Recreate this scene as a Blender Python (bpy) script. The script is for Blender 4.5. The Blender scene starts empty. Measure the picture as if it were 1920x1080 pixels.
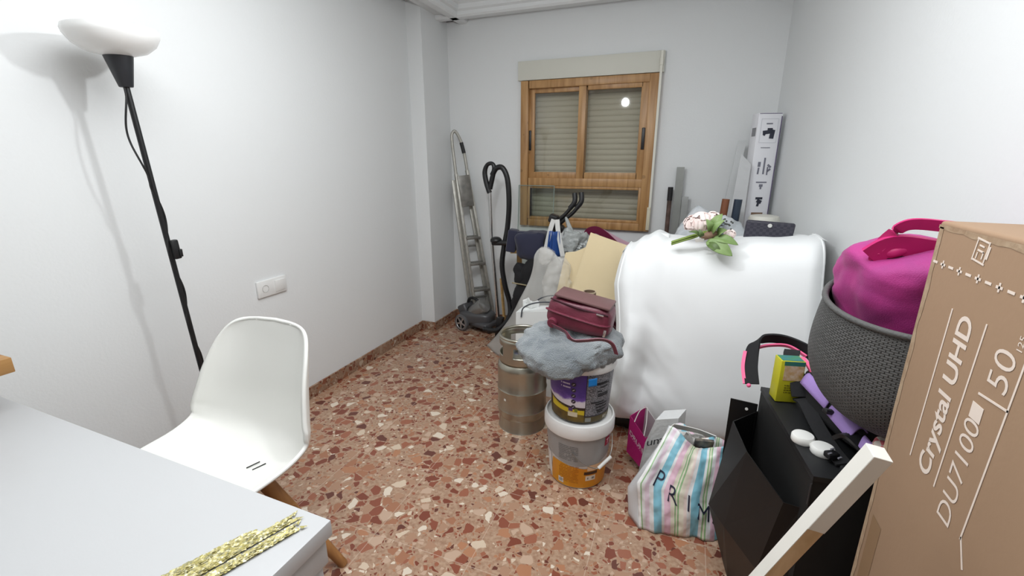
import bpy, bmesh, math, random
from mathutils import Vector, Matrix, noise, Euler
random.seed(4)
PI = math.pi
sc = bpy.context.scene
COL = sc.collection
V = Vector

# ------------------------------------------------------------------ materials
def lin(c):
    return tuple((x/255/12.92 if x/255 <= .04045 else ((x/255+.055)/1.055)**2.4) for x in c)

def new_mat(name):
    m = bpy.data.materials.new(name); m.use_nodes = True
    nt = m.node_tree; nt.nodes.clear()
    out = nt.nodes.new('ShaderNodeOutputMaterial')
    b = nt.nodes.new('ShaderNodeBsdfPrincipled')
    nt.links.new(b.outputs[0], out.inputs[0])
    return m, nt, b, out

def mat(name, rgb, rough=.5, metal=0., spec=.5, bump=None, var=None, coat=0., sheen=0., emit=0., aniso=0.):
    m, nt, b, out = new_mat(name)
    c = lin(rgb)
    b.inputs['Base Color'].default_value = (*c, 1)
    b.inputs['Roughness'].default_value = rough
    b.inputs['Metallic'].default_value = metal
    b.inputs['Specular IOR Level'].default_value = spec
    b.inputs['Coat Weight'].default_value = coat
    b.inputs['Sheen Weight'].default_value = sheen
    if emit:
        b.inputs['Emission Color'].default_value = (*c, 1); b.inputs['Emission Strength'].default_value = emit
    tc = nt.nodes.new('ShaderNodeTexCoord')
    if var:
        n = nt.nodes.new('ShaderNodeTexNoise'); n.inputs['Scale'].default_value = var[0]; n.inputs['Detail'].default_value = 5
        nt.links.new(tc.outputs['Object'], n.inputs['Vector'])
        r = nt.nodes.new('ShaderNodeValToRGB'); e = r.color_ramp.elements
        e[0].position = .3; e[1].position = .7
        a = var[1]
        c2 = lin(var[2]) if len(var) > 2 else tuple(x*(1-a) for x in c)
        e[0].color = (*c2, 1); e[1].color = (*c, 1)
        nt.links.new(n.outputs['Fac'], r.inputs[0]); nt.links.new(r.outputs[0], b.inputs['Base Color'])
    if bump:
        n = nt.nodes.new('ShaderNodeTexNoise'); n.inputs['Scale'].default_value = bump[0]; n.inputs['Detail'].default_value = 4
        nt.links.new(tc.outputs['Object'], n.inputs['Vector'])
        bp = nt.nodes.new('ShaderNodeBump'); bp.inputs['Strength'].default_value = bump[1]; bp.inputs['Distance'].default_value = bump[2] if len(bump) > 2 else .01
        nt.links.new(n.outputs['Fac'], bp.inputs['Height']); nt.links.new(bp.outputs[0], b.inputs['Normal'])
    return m

def see_through(name, rgb, alpha, rough=.25, bump=None):
    m = mat(name, rgb, rough, bump=bump)
    nt = m.node_tree; b = [n for n in nt.nodes if n.type == 'BSDF_PRINCIPLED'][0]
    b.inputs['Alpha'].default_value = alpha
    return m

def glass_mat(name, tint=(250, 252, 250), ior=1.5, extra=0.0):
    m = bpy.data.materials.new(name); m.use_nodes = True; nt = m.node_tree; nt.nodes.clear()
    out = nt.nodes.new('ShaderNodeOutputMaterial'); mx = nt.nodes.new('ShaderNodeMixShader')
    tr = nt.nodes.new('ShaderNodeBsdfTransparent'); tr.inputs[0].default_value = (*lin(tint), 1)
    gl = nt.nodes.new('ShaderNodeBsdfGlossy'); gl.inputs['Roughness'].default_value = .03
    fr = nt.nodes.new('ShaderNodeFresnel'); fr.inputs[0].default_value = ior
    ad = nt.nodes.new('ShaderNodeMath'); ad.operation = 'ADD'; ad.inputs[1].default_value = extra
    nt.links.new(fr.outputs[0], ad.inputs[0])
    nt.links.new(ad.outputs[0], mx.inputs[0]); nt.links.new(tr.outputs[0], mx.inputs[1]); nt.links.new(gl.outputs[0], mx.inputs[2])
    nt.links.new(mx.outputs[0], out.inputs[0])
    return m

def ramp(nt, stops, interp='CONSTANT'):
    r = nt.nodes.new('ShaderNodeValToRGB'); r.color_ramp.interpolation = interp
    els = r.color_ramp.elements
    while len(els) < len(stops): els.new(.5)
    for e, (p, c) in zip(els, stops):
        e.position = p; e.color = (*lin(c), 1)
    return r

def math_node(nt, op, a=None, b=None):
    n = nt.nodes.new('ShaderNodeMath'); n.operation = op
    for i, x in enumerate((a, b)):
        if x is None: continue
        if isinstance(x, (int, float)): n.inputs[i].default_value = x
        else: nt.links.new(x, n.inputs[i])
    return n.outputs[0]

def mixc(nt, fac, a, b):
    n = nt.nodes.new('ShaderNodeMix'); n.data_type = 'RGBA'
    if isinstance(fac, (int, float)): n.inputs[0].default_value = fac
    else: nt.links.new(fac, n.inputs[0])
    for k, x in ((6, a), (7, b)):
        if isinstance(x, tuple): n.inputs[k].default_value = (*lin(x), 1)
        else: nt.links.new(x, n.inputs[k])
    return n.outputs[2]

def terrazzo(name, dark=1.0, tile=True):
    m, nt, b, out = new_mat(name)
    tc = nt.nodes.new('ShaderNodeTexCoord')
    wob = nt.nodes.new('ShaderNodeTexNoise'); wob.inputs['Scale'].default_value = 14; wob.inputs['Detail'].default_value = 3
    nt.links.new(tc.outputs['Object'], wob.inputs['Vector'])
    off = nt.nodes.new('ShaderNodeVectorMath'); off.operation = 'SCALE'; off.inputs[3].default_value = .03
    nt.links.new(wob.outputs['Color'], off.inputs[0])
    add = nt.nodes.new('ShaderNodeVectorMath'); nt.links.new(tc.outputs['Object'], add.inputs[0]); nt.links.new(off.outputs[0], add.inputs[1])
    chips = [(0, (122, 66, 50)), (.16, (150, 94, 72)), (.28, (204, 184, 162)), (.335, (166, 130, 106)), (.47, (134, 76, 58)),
             (.57, (188, 160, 138)), (.66, (158, 110, 84)), (.79, (100, 58, 48)), (.86, (216, 202, 184)), (.91, (170, 120, 90))]
    def layer(scale, width, presence, vec):
        f = nt.nodes.new('ShaderNodeTexVoronoi'); f.inputs['Scale'].default_value = scale
        d = nt.nodes.new('ShaderNodeTexVoronoi'); d.feature = 'DISTANCE_TO_EDGE'; d.inputs['Scale'].default_value = scale
        for n in (f, d): nt.links.new(vec, n.inputs['Vector'])
        sp = nt.nodes.new('ShaderNodeSeparateColor'); nt.links.new(f.outputs['Color'], sp.inputs[0])
        r = ramp(nt, chips); nt.links.new(sp.outputs[0], r.inputs[0])
        # chips smaller than their cell by a random amount
        thr = math_node(nt, 'MULTIPLY_ADD', sp.outputs[1], width); thr.node.inputs[2].default_value = .02
        edge = math_node(nt, 'GREATER_THAN', d.outputs['Distance'], thr)
        pres = math_node(nt, 'LESS_THAN', sp.outputs[2], presence)
        return r.outputs[0], math_node(nt, 'MULTIPLY', edge, pres)
    base = nt.nodes.new('ShaderNodeTexNoise'); base.inputs['Scale'].default_value = 60; base.inputs['Detail'].default_value = 4
    nt.links.new(tc.outputs['Object'], base.inputs['Vector'])
    rb = ramp(nt, [(.35, (152, 119, 97)), (.65, (178, 149, 125))], 'LINEAR'); nt.links.new(base.outputs['Fac'], rb.inputs[0])
    c1, f1 = layer(60, .20, .52, add.outputs[0])
    c2, f2 = layer(23, .22, .52, add.outputs[0])
    col = mixc(nt, f1, rb.outputs[0], c1)
    col = mixc(nt, f2, col, c2)
    if tile:
        sx = nt.nodes.new('ShaderNodeSeparateXYZ'); nt.links.new(tc.outputs['Object'], sx.inputs[0])
        ls = []
        for k, o in ((0, .21), (1, .05)):
            u = math_node(nt, 'ADD', sx.outputs[k], o); u = math_node(nt, 'MULTIPLY', u, 1/.4)
            u = math_node(nt, 'FRACT', u); u = math_node(nt, 'SUBTRACT', u, .5); u = math_node(nt, 'ABSOLUTE', u)
            ls.append(math_node(nt, 'GREATER_THAN', u, .4965))
        l = math_node(nt, 'MAXIMUM', *ls); l = math_node(nt, 'MULTIPLY', l, .45)
        col = mixc(nt, l, col, (206, 186, 168))
    if dark != 1:
        col = mixc(nt, 1-dark, col, (70, 45, 35))
    nt.links.new(col, b.inputs['Base Color'])
    b.inputs['Roughness'].default_value = .22
    b.inputs['Specular IOR Level'].default_value = .38
    return m

def wood(name, c1, c2, axis=2, scale=6, rough=.45):
    m, nt, b, out = new_mat(name)
    tc = nt.nodes.new('ShaderNodeTexCoord'); mp = nt.nodes.new('ShaderNodeMapping')
    s = [scale*6]*3; s[axis] = scale*.5; mp.inputs['Scale'].default_value = s
    nt.links.new(tc.outputs['Object'], mp.inputs[0])
    n = nt.nodes.new('ShaderNodeTexNoise'); n.inputs['Scale'].default_value = 1; n.inputs['Detail'].default_value = 6; n.inputs['Distortion'].default_value = .6
    nt.links.new(mp.outputs[0], n.inputs['Vector'])
    r = ramp(nt, [(.3, c1), (.7, c2)], 'LINEAR'); nt.links.new(n.outputs['Fac'], r.inputs[0])
    k = nt.nodes.new('ShaderNodeTexVoronoi'); k.inputs['Scale'].default_value = 9; nt.links.new(tc.outputs['Object'], k.inputs['Vector'])
    kk = math_node(nt, 'LESS_THAN', k.outputs['Distance'], .12); kk = math_node(nt, 'MULTIPLY', kk, .35)
    col = mixc(nt, kk, r.outputs[0], tuple(int(x*.55) for x in c1))
    nt.links.new(col, b.inputs['Base Color']); b.inputs['Roughness'].default_value = rough
    return m

# ------------------------------------------------------------------ mesh builder
class MB:
    def __init__(s): s.bm = bmesh.new(); s.uv = s.bm.loops.layers.uv.new('UVMap')
    def face(s, vs, uvs=None):
        try: f = s.bm.faces.new(vs)
        except ValueError: return None
        if uvs:
            for l, u in zip(f.loops, uvs): l[s.uv].uv = u
        return f
    def quad(s, pts, uvs=((0, 0), (1, 0), (1, 1), (0, 1))):
        return s.face([s.bm.verts.new(p) for p in pts], uvs if len(pts) == 4 else None)
    def box(s, c, d, rot=None, bev=0., seg=2):
        t = bmesh.new(); bmesh.ops.create_cube(t, size=1)
        for v in t.verts: v.co = V((v.co.x*d[0], v.co.y*d[1], v.co.z*d[2]))
        if bev: bmesh.ops.bevel(t, geom=t.edges[:], offset=bev, segments=seg, affect='EDGES', profile=.5)
        R = rot if isinstance(rot, Matrix) else (Euler(rot).to_matrix() if rot else Matrix.Identity(3))
        s.merge(t, lambda p: R @ p + V(c)); return s
    def merge(s, t, f=lambda p: p):
        mp = {v: s.bm.verts.new(f(v.co.copy())) for v in t.verts}
        for fc in t.faces: s.face([mp[v] for v in fc.verts])
        t.free()
    def bar(s, a, b, w, h, up=(0, 0, 1), bev=0.):
        a, b = V(a), V(b); d = b-a; z = d.normalized(); x = z.cross(V(up))
        if x.length < 1e-4: x = z.cross(V((0, 1, 0)))
        x.normalize(); y = z.cross(x)
        return s.box((a+b)/2, (w, h, d.length), Matrix((x, y, z)).transposed(), bev)
    def tube(s, pts, r, n=10, cap=True, smooth=0, flat=1.):
        pts = [V(p) for p in pts]
        rs = list(r) if isinstance(r, (list, tuple)) else [r]*len(pts)
        if smooth:
            q, qr = [], []
            for i in range(len(pts)-1):
                p0, p1, p2, p3 = pts[max(i-1, 0)], pts[i], pts[i+1], pts[min(i+2, len(pts)-1)]
                for k in range(smooth):
                    t = k/smooth
                    q.append(.5*((2*p1)+(p2-p0)*t+(2*p0-5*p1+4*p2-p3)*t*t+(3*p1-p0-3*p2+p3)*t**3)); qr.append(rs[i]*(1-t)+rs[i+1]*t)
            q.append(pts[-1]); qr.append(rs[-1]); pts, rs = q, qr
        ring = []; nrm = None
        for i, p in enumerate(pts):
            t = (pts[min(i+1, len(pts)-1)]-pts[max(i-1, 0)]).normalized()
            if nrm is None:
                nrm = t.cross(V((0, 0, 1)))
                if nrm.length < .05: nrm = t.cross(V((1, 0, 0)))
            nrm = (nrm - t*nrm.dot(t)).normalized(); bn = t.cross(nrm)
            ring.append([s.bm.verts.new(p + (nrm*math.cos(2*PI*k/n) + bn*flat*math.sin(2*PI*k/n))*rs[i]) for k in range(n)])
        for i in range(len(ring)-1):
            for k in range(n):
                s.face([ring[i][k], ring[i][(k+1) % n], ring[i+1][(k+1) % n], ring[i+1][k]],
                       [(k/n, i/len(ring)), ((k+1)/n, i/len(ring)), ((k+1)/n, (i+1)/len(ring)), (k/n, (i+1)/len(ring))])
        if cap: s.face(ring[0][::-1]); s.face(ring[-1])
        return s
    def ribbon(s, pts, w, side, th=.003, smooth=6):
        """flat band along pts; side = direction(s) across the band"""
        pts = [V(p) for p in pts]; sd = [V(x).normalized() for x in (side if isinstance(side[0], (tuple, list, Vector)) else [side]*len(pts))]
        q, qs = [], []
        for i in range(len(pts)-1):
            p0, p1, p2, p3 = pts[max(i-1, 0)], pts[i], pts[i+1], pts[min(i+2, len(pts)-1)]
            for k in range(smooth):
                t = k/smooth
                q.append(.5*((2*p1)+(p2-p0)*t+(2*p0-5*p1+4*p2-p3)*t*t+(3*p1-p0-3*p2+p3)*t**3)); qs.append(sd[i].lerp(sd[i+1], t))
        q.append(pts[-1]); qs.append(sd[-1])
        rings = []
        for i, p in enumerate(q):
            t = (q[min(i+1, len(q)-1)]-q[max(i-1, 0)]).normalized(); a = qs[i]; a = (a-t*a.dot(t)).normalized(); n = t.cross(a)
            rings.append([s.bm.verts.new(p+a*x*w/2+n*y*th/2) for x, y in ((-1, -1), (1, -1), (1, 1), (-1, 1))])
        for i in range(len(rings)-1):
            for k in range(4): s.face([rings[i][k], rings[i][(k+1) % 4], rings[i+1][(k+1) % 4], rings[i+1][k]])
        s.face(rings[0][::-1]); s.face(rings[-1]); return s
    def lathe(s, prof, c=(0, 0, 0), n=48, rot=None, a0=0., a1=2*PI, skip=None, warp=None):
        full = abs(a1-a0-2*PI) < 1e-6; m = n if full else n+1
        R = rot if isinstance(rot, Matrix) else (Euler(rot).to_matrix() if rot else Matrix.Identity(3)); c = V(c); rows = []
        for (r, z) in prof:
            row = []
            for k in range(m):
                a = a0+(a1-a0)*k/n; p = V((r*math.cos(a), r*math.sin(a), z))
                if warp: p = warp(p)
                row.append(s.bm.verts.new(R @ p + c))
            rows.append(row)
        L = len(prof)-1
        for i in range(L):
            for k in range(n):
                if skip and skip(k, i): continue
                k2 = (k+1) % m
                s.face([rows[i][k], rows[i][k2], rows[i+1][k2], rows[i+1][k]], [(k/n, i/L), ((k+1)/n, i/L), ((k+1)/n, (i+1)/L), (k/n, (i+1)/L)])
        if full:
            if prof[0][0] > 1e-5: pass
        return s
    def grid(s, f, nu, nv, closed_u=False):
        rows = [[s.bm.verts.new(f(i/nu, j/nv)) for i in range(nu if closed_u else nu+1)] for j in range(nv+1)]
        for j in range(nv):
            for i in range(nu):
                i2 = (i+1) % nu if closed_u else i+1
                s.face([rows[j][i], rows[j][i2], rows[j+1][i2], rows[j+1][i]], [(i/nu, j/nv), ((i+1)/nu, j/nv), ((i+1)/nu, (j+1)/nv), (i/nu, (j+1)/nv)])
        return s
    def prism(s, poly, axis, a, b):
        """poly: 2-D points; axis 0/1/2 extruded from a to b"""
        def P(p, t):
            q = [p[0], p[1]]; q.insert(axis, t); return q
        A = [s.bm.verts.new(P(p, a)) for p in poly]; B = [s.bm.verts.new(P(p, b)) for p in poly]; n = len(poly)
        for i in range(n): s.face([A[i], A[(i+1) % n], B[(i+1) % n], B[i]])
        s.face(A[::-1]); s.face(B); return s
    def blob(s, c, r, p=1., nu=40, nv=24, amp=0., fr=6., rot=None, seed=0, sq=None):
        """superellipsoid with noise"""
        R = Euler(rot).to_matrix() if rot else Matrix.Identity(3); c = V(c)
        sp = lambda x, e: math.copysign(abs(x)**e, x)
        def f(u, v):
            a, b = 2*PI*u, PI*(v-.5)
            q = V((sp(math.cos(b), p)*sp(math.cos(a), p)*r[0], sp(math.cos(b), p)*sp(math.sin(a), p)*r[1], sp(math.sin(b), p)*r[2]))
            if sq: q = sq(q)
            if amp: q += q.normalized()*amp*(noise.fractal(q*fr+V((seed, seed, seed)), .8, 2., 4))
            return R @ q + c
        return s.grid(f, nu, nv, True)
    def text(s, body, size, f, bold=0., align='LEFT', shear=0., sx=1.):
        cu = bpy.data.curves.new('t', 'FONT'); cu.body = body; cu.size = size; cu.offset = bold*size; cu.align_x = align; cu.shear = shear
        cu.resolution_u = 4
        o = bpy.data.objects.new('t', cu); COL.objects.link(o)
        bpy.context.view_layer.update()
        me = o.evaluated_get(bpy.context.evaluated_depsgraph_get()).to_mesh()
        t = bmesh.new(); t.from_mesh(me); bpy.data.objects.remove(o); bpy.data.curves.remove(cu)
        s.merge(t, lambda p: V(f(p.x*sx, p.y))); return s
    def build(s, name, m, parent=None, smooth=True, local=False, mods=(), angle=.7):
        bmesh.ops.remove_doubles(s.bm, verts=s.bm.verts[:], dist=1e-5)
        if len(s.bm.faces): bmesh.ops.recalc_face_normals(s.bm, faces=s.bm.faces[:])
        if parent and not local:
            for v in s.bm.verts: v.co -= parent_world(parent)
        me = bpy.data.meshes.new(name)
        if smooth:
            for f in s.bm.faces: f.smooth = True
            for e in s.bm.edges:
                if len(e.link_faces) == 2 and e.calc_face_angle(0) > angle: e.smooth = False
        s.bm.to_mesh(me); s.bm.free()
        for mm in (m if isinstance(m, list) else [m]): me.materials.append(mm)
        o = bpy.data.objects.new(name, me); COL.objects.link(o)
        if parent: o.parent = parent
        for md in mods:
            if md[0] == 'solid':
                q = o.modifiers.new('solid', 'SOLIDIFY'); q.thickness = md[1]; q.offset = md[2] if len(md) > 2 else 0
            if md[0] == 'sub':
                q = o.modifiers.new('sub', 'SUBSURF'); q.levels = q.render_levels = md[1]
        return o

def parent_world(p):
    w = V(p.location); q = p.parent
    while q: w = w + V(q.location); q = q.parent
    return w

def tag(o, label=None, cat=None, group=None, kind=None):
    if label: o['label'] = label
    if cat: o['category'] = cat
    if group: o['group'] = group
    if kind: o['kind'] = kind
    return o
def thing(name, loc, label, cat, group=None, rz=0.):
    o = bpy.data.objects.new(name, None); o.empty_display_size = .05; COL.objects.link(o)
    o.location = loc; o.rotation_euler = (0, 0, rz)
    return tag(o, label, cat, group)
def struct(o): return tag(o, kind='structure')
def lerp(a, b, t): return V(a)*(1-t)+V(b)*t
def ns(p, sc=1., oct_=4): return noise.fractal(V(p)*sc, .9, 2., oct_)

# ------------------------------------------------------------------ shared materials
wall_m = mat('wall paint', (224, 226, 226), .85, spec=.2, bump=(90, .14, .005))
ceil_m = mat('ceiling paint', (226, 228, 228), .9, spec=.2)
floor_m = terrazzo('terrazzo floor')
base_m = terrazzo('terrazzo skirting', .72, False)
pine_m = wood('window pine', (150, 108, 62), (190, 148, 98), 2, 5, .4)
shutter_m = mat('shutter slats', (208, 203, 190), .6)
cream_m = mat('cream plastic', (218, 216, 204), .55)
black_m = mat('black plastic', (22, 22, 24), .4)
blackmetal_m = mat('black satin metal', (17, 17, 18), .32)
fabric_black = mat('black fabric', (20, 20, 23), .85, bump=(400, .3, .002))
white_m = mat('white plastic', (232, 232, 228), .35)
glass_m = glass_mat('window glass', (236, 236, 230), 1.5, .02)

# ------------------------------------------------------------------ room shell
XL, XJ, YJ, YB, XR = -2.043, -1.919, 3.167, 3.559, .4746
YF, CEIL = -1.6, 2.56
def xwall(y): return XR + .14*(YB-y)          # the right wall runs slightly askew
W0, W1, Z0, Z1, ZS = -1.2776, -.2529, .894, 1.990, 2.129
XRF = xwall(YF)

m = MB(); m.quad([(XL-.1, YF-.1, 0), (XRF+.1, YF-.1, 0), (XRF+.1, YB+.1, 0), (XL-.1, YB+.1, 0)]); struct(m.build('floor', floor_m, smooth=False))
m = MB(); m.quad([(XL-.1, YF-.1, CEIL), (XL-.1, YB+.1, CEIL), (XRF+.1, YB+.1, CEIL), (XRF+.1, YF-.1, CEIL)]); struct(m.build('ceiling', ceil_m, smooth=False))
m = MB(); m.prism([(XL-.12, YF-.1), (XL, YF-.1), (XL, YJ), (XJ, YJ), (XJ, YB+.12), (XL-.12, YB+.12)], 2, -.02, CEIL+.02); struct(m.build('wall_left', wall_m, smooth=False))
m = MB()
m.box(((XJ+W0)/2-.05, YB+.1, CEIL/2), (W0-XJ+.1, .2, CEIL)); m.box(((W1+XR)/2+.1, YB+.1, CEIL/2), (XR-W1+.2, .2, CEIL))
m.box(((W0+W1)/2, YB+.1, Z0/2), (W1-W0, .2, Z0)); m.box(((W0+W1)/2, YB+.1, (ZS+CEIL)/2), (W1-W0, .2, CEIL-ZS))
struct(m.build('wall_back', wall_m, smooth=False))
m = MB(); m.prism([(XR, YB+.12), (XRF, YF-.1), (XRF+.15, YF-.1), (XR+.15, YB+.12)], 2, -.02, CEIL+.02); struct(m.build('wall_right', wall_m, smooth=False))
m = MB(); m.box(((XL+XRF)/2, YF-.06, CEIL/2), (XRF-XL+.2, .12, CEIL)); struct(m.build('wall_front', wall_m, smooth=False))
# skirting
HB = .074
m = MB(); m.box((XL+.006, (YF+YJ)/2, HB/2), (.012, YJ-YF, HB), bev=.002); m.box((XJ+.006, (YJ+YB)/2, HB/2), (.012, YB-YJ+.012, HB)); m.box(((XL+XJ)/2+.006, YJ-.006, HB/2), (XJ-XL+.012, .012, HB))
struct(m.build('baseboard_left', base_m, smooth=False))
m = MB(); m.box(((XJ+XR)/2, YB-.006, HB/2), (XR-XJ-.03, .012, HB)); struct(m.build('baseboard_back', base_m, smooth=False))
m = MB(); m.prism([(XR-.012, YB-.02), (XRF-.012, YF), (XRF, YF), (XR, YB-.02)], 2, 0, HB); struct(m.build('baseboard_right', base_m, smooth=False))
m = MB(); m.box(((XL+XRF)/2, YF+.006, HB/2), (XRF-XL-.03, .012, HB)); struct(m.build('baseboard_front', base_m, smooth=False))
# cornice: stepped profile, hanging below the ceiling around the room
ZC = 2.434; CW = .185
prof = [(0, CEIL), (0, ZC+.03), (CW-.075, ZC+.03), (CW-.07, ZC), (CW-.015, ZC), (CW, ZC+.012), (CW, ZC+.035), (CW+.02, ZC+.045), (CW+.022, ZC+.075), (CW+.06, ZC+.095), (CW+.085, CEIL)]
m = MB(); m.prism([(YB-d, z) for d, z in prof], 0, XJ, XR+.05); struct(m.build('trim_1', ceil_m, smooth=False))
m = MB(); m.prism([(XJ+d, z) for d, z in prof], 1, YF, YB); struct(m.build('trim_2', ceil_m, smooth=False))
m = MB()
for ya, yb in ((YF, YB),):
    A = [m.bm.verts.new((xwall(YF)-d, YF, z)) for d, z in prof]; B = [m.bm.verts.new((xwall(YB)-d, YB, z)) for d, z in prof]
    n = len(prof)
    for i in range(n): m.face([A[i], A[(i+1) % n], B[(i+1) % n], B[i]])
struct(m.build('trim_3', ceil_m, smooth=False))

# ------------------------------------------------------------------ window
def frame_rect(m, x0, x1, z0, z1, w, y, d, wl=None, wr=None, wt=None, wb=None):
    wl = wl or w; wr = wr or w; wt = wt or w; wb = wb or w
    m.box((x0+wl/2, y, (z0+z1)/2), (wl, d, z1-z0), bev=.003); m.box((x1-wr/2, y, (z0+z1)/2), (wr, d, z1-z0), bev=.003)
    m.box(((x0+x1)/2, y, z1-wt/2), (x1-x0-wl-wr, d, wt), bev=.003); m.box(((x0+x1)/2, y, z0+wb/2), (x1-x0-wl-wr, d, wb), bev=.003)
win = bpy.data.objects.new('window_1', None); COL.objects.link(win); win.location = ((W0+W1)/2, YB, Z0); struct(win)
m = MB(); yf = YB-.005
frame_rect(m, W0, W1, Z0, Z1, .055, yf, .07, wl=.06, wr=.075)
ZM = 1.245
m.box(((W0+W1)/2, yf, ZM), (W1-W0-.13, .06, .06), bev=.003)
frame_rect(m, W0+.06, W1-.075, Z0+.055, ZM-.03, .02, yf, .05)
m.build('window_frame', pine_m, win)
xm = (W0+W1)/2-.03
for x0, x1, y in ((W0+.045, xm+.03, YB+.015), (xm-.03, W1-.05, YB-.015)):
    m = MB(); frame_rect(m, x0, x1, ZM+.02, Z1-.03, .055, y, .03, wr=.05 if x1 < -.5 else .075)
    s_ = m.build('sash', pine_m, win)
    m = MB(); m.quad([(x0+.05, y, ZM+.07), (x1-.05, y, ZM+.07), (x1-.05, y, Z1-.08), (x0+.05, y, Z1-.08)]); m.build('pane', glass_m, s_, smooth=False)
    hx = x0+.022 if x1 < -.5 else x1-.04
    m = MB(); m.box((hx, y-.02, 1.56), (.022, .012, .15), bev=.004); m.build('handle', black_m, s_)
m = MB(); m.quad([(W0+.07, yf, Z0+.07), (W1-.085, yf, Z0+.07), (W1-.085, yf, ZM-.04), (W0+.07, yf, ZM-.04)]); m.build('pane', glass_m, win, smooth=False)
# roller shutter: interlocking slats
pr = []
z = Z0-.02
while z < Z1+.02:
    pr += [(YB+.108, z), (YB+.1035, z+.006), (YB+.102, z+.02), (YB+.1035, z+.034), (YB+.108, z+.040), (YB+.111, z+.0405)]; z += .041
m = MB()
A = [m.bm.verts.new((W0, y, z)) for y, z in pr]; B = [m.bm.verts.new((W1, y, z)) for y, z in pr]
for i in range(len(pr)-1): m.face([A[i], B[i], B[i+1], A[i+1]])
m.build('roller_shutter', shutter_m, win)
m = MB(); m.box(((W0+W1)/2-.005, YB-.012, (Z1+ZS)/2+.002), (W1-W0+.04, .05, ZS-Z1-.004), bev=.003); m.build('shutter_box', mat('shutter box cream', (208, 207, 196), .6), win)
m = MB(); m.box((W1-.003, YB-.05, 1.55), (.016, .003, 1.15)); m.box((W1-.003, YB-.05, 2.06), (.022, .012, .05), bev=.003); m.build('shutter_strap', cream_m, win)
m = MB(); m.box((W1-.008, YB-.045, .99), (.026, .02, .17), bev=.004); m.box((W1-.008, YB-.056, 1.065), (.02, .006, .012)); m.build('strap_reel', mat('reel ivory', (212, 204, 180), .5), win)

# ------------------------------------------------------------------ wall socket
t = thing('wall_socket', (XL, 1.72, .75), 'white double wall plate with a round socket and a switch on the left wall', 'socket')
sock_m = mat('socket white', (226, 226, 224), .4)
m = MB(); m.box((XL+.006, 1.718, .752), (.012, .185, .088), bev=.004); m.build('plate', sock_m, t)
m = MB(); m.lathe([(.019, .001), (.019, -.006), (.0, -.008)], (XL+.0135, 1.672, .752), 24, (0, PI/2, 0)); m.build('socket_face', mat('socket recess', (170, 168, 166), .5), t)
m = MB(); m.box((XL+.014, 1.764, .752), (.006, .062, .062), rot=(0, .06, 0), bev=.002); m.build('rocker', sock_m, t)

# ------------------------------------------------------------------ pendant bulb (the room's light)
LX, LY, LZ = -.78, 1.40, 2.06
t = thing('pendant_bulb', (LX, LY, CEIL), 'bare glowing bulb hanging on a cord from the ceiling', 'lamp')
m = MB(); m.tube([(LX, LY, CEIL-.03), (LX, LY, LZ+.12)], .004); m.build('cord', black_m, t)
m = MB(); m.lathe([(.0, 0), (.045, 0), (.045, -.02), (.02, -.035), (0, -.035)], (LX, LY, CEIL), 24); m.build('ceiling_rose', white_m, t)
m = MB(); m.lathe([(0, .13), (.012, .13), (.02, .11), (.02, .055), (0, .055)], (LX, LY, LZ), 20); m.build('bulb_holder', black_m, t)
bulb_m = mat('bulb glow', (255, 250, 240), .4)
bn = [n for n in bulb_m.node_tree.nodes if n.type == 'BSDF_PRINCIPLED'][0]
bn.inputs['Emission Color'].default_value = (.95, .98, 1., 1); bn.inputs['Emission Strength'].default_value = 390
m = MB(); m.blob((LX, LY, LZ), (.036, .036, .040), 1, 24, 14); m.build('bulb', bulb_m, t)

# ------------------------------------------------------------------ desk
desk_m = mat('desk white', (186, 187, 188), .38, bump=(200, .05, .002))
DX0, DX1, DY0, DY1, DZ = -1.93, -.584, -.10, .556, .74
t = thing('desk', ((DX0+DX1)/2, (DY0+DY1)/2, 0), 'white desk with a drawer unit in the near left corner', 'desk')
m = MB(); m.box(((DX0+DX1)/2, (DY0+DY1)/2, DZ-.0175), (DX1-DX0, DY1-DY0, .035), bev=.002); m.build('desk_top', desk_m, t)
m = MB(); m.box((DX1-.036, (DY0+DY1)/2, .345), (.03, DY1-DY0-.03, .69), bev=.001); m.build('side_panel', desk_m, t)
m = MB(); m.box((DX1-.03, (DY0+DY1)/2, .672), (.034, DY1-DY0-.012, .064), bev=.002); m.build('apron', desk_m, t)
m = MB(); m.box((DX0+.03, (DY0+DY1)/2, .352), (.03, DY1-DY0-.03, .704)); m.build('side_panel', desk_m, t)
m = MB(); m.box(((DX0+DX1)/2, DY1-.05, .55), (DX1-DX0-.11, .018, .30)); m.build('back_panel', desk_m, t)
for k in range(3):
    m = MB(); m.box((DX1-.26, DY0+.02, .12+k*.2), (.40, .018, .19), bev=.002); d = m.build('drawer_front', desk_m, t)
    m = MB(); m.tube([(DX1-.31, DY0+.005, .12+k*.2), (DX1-.31, DY0-.012, .12+k*.2), (DX1-.21, DY0-.012, .12+k*.2), (DX1-.21, DY0+.005, .12+k*.2)], .004); m.build('handle', mat('drawer handle', (150, 150, 152), .3, 1), d)

t.rotation_euler.z = -.0235
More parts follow.
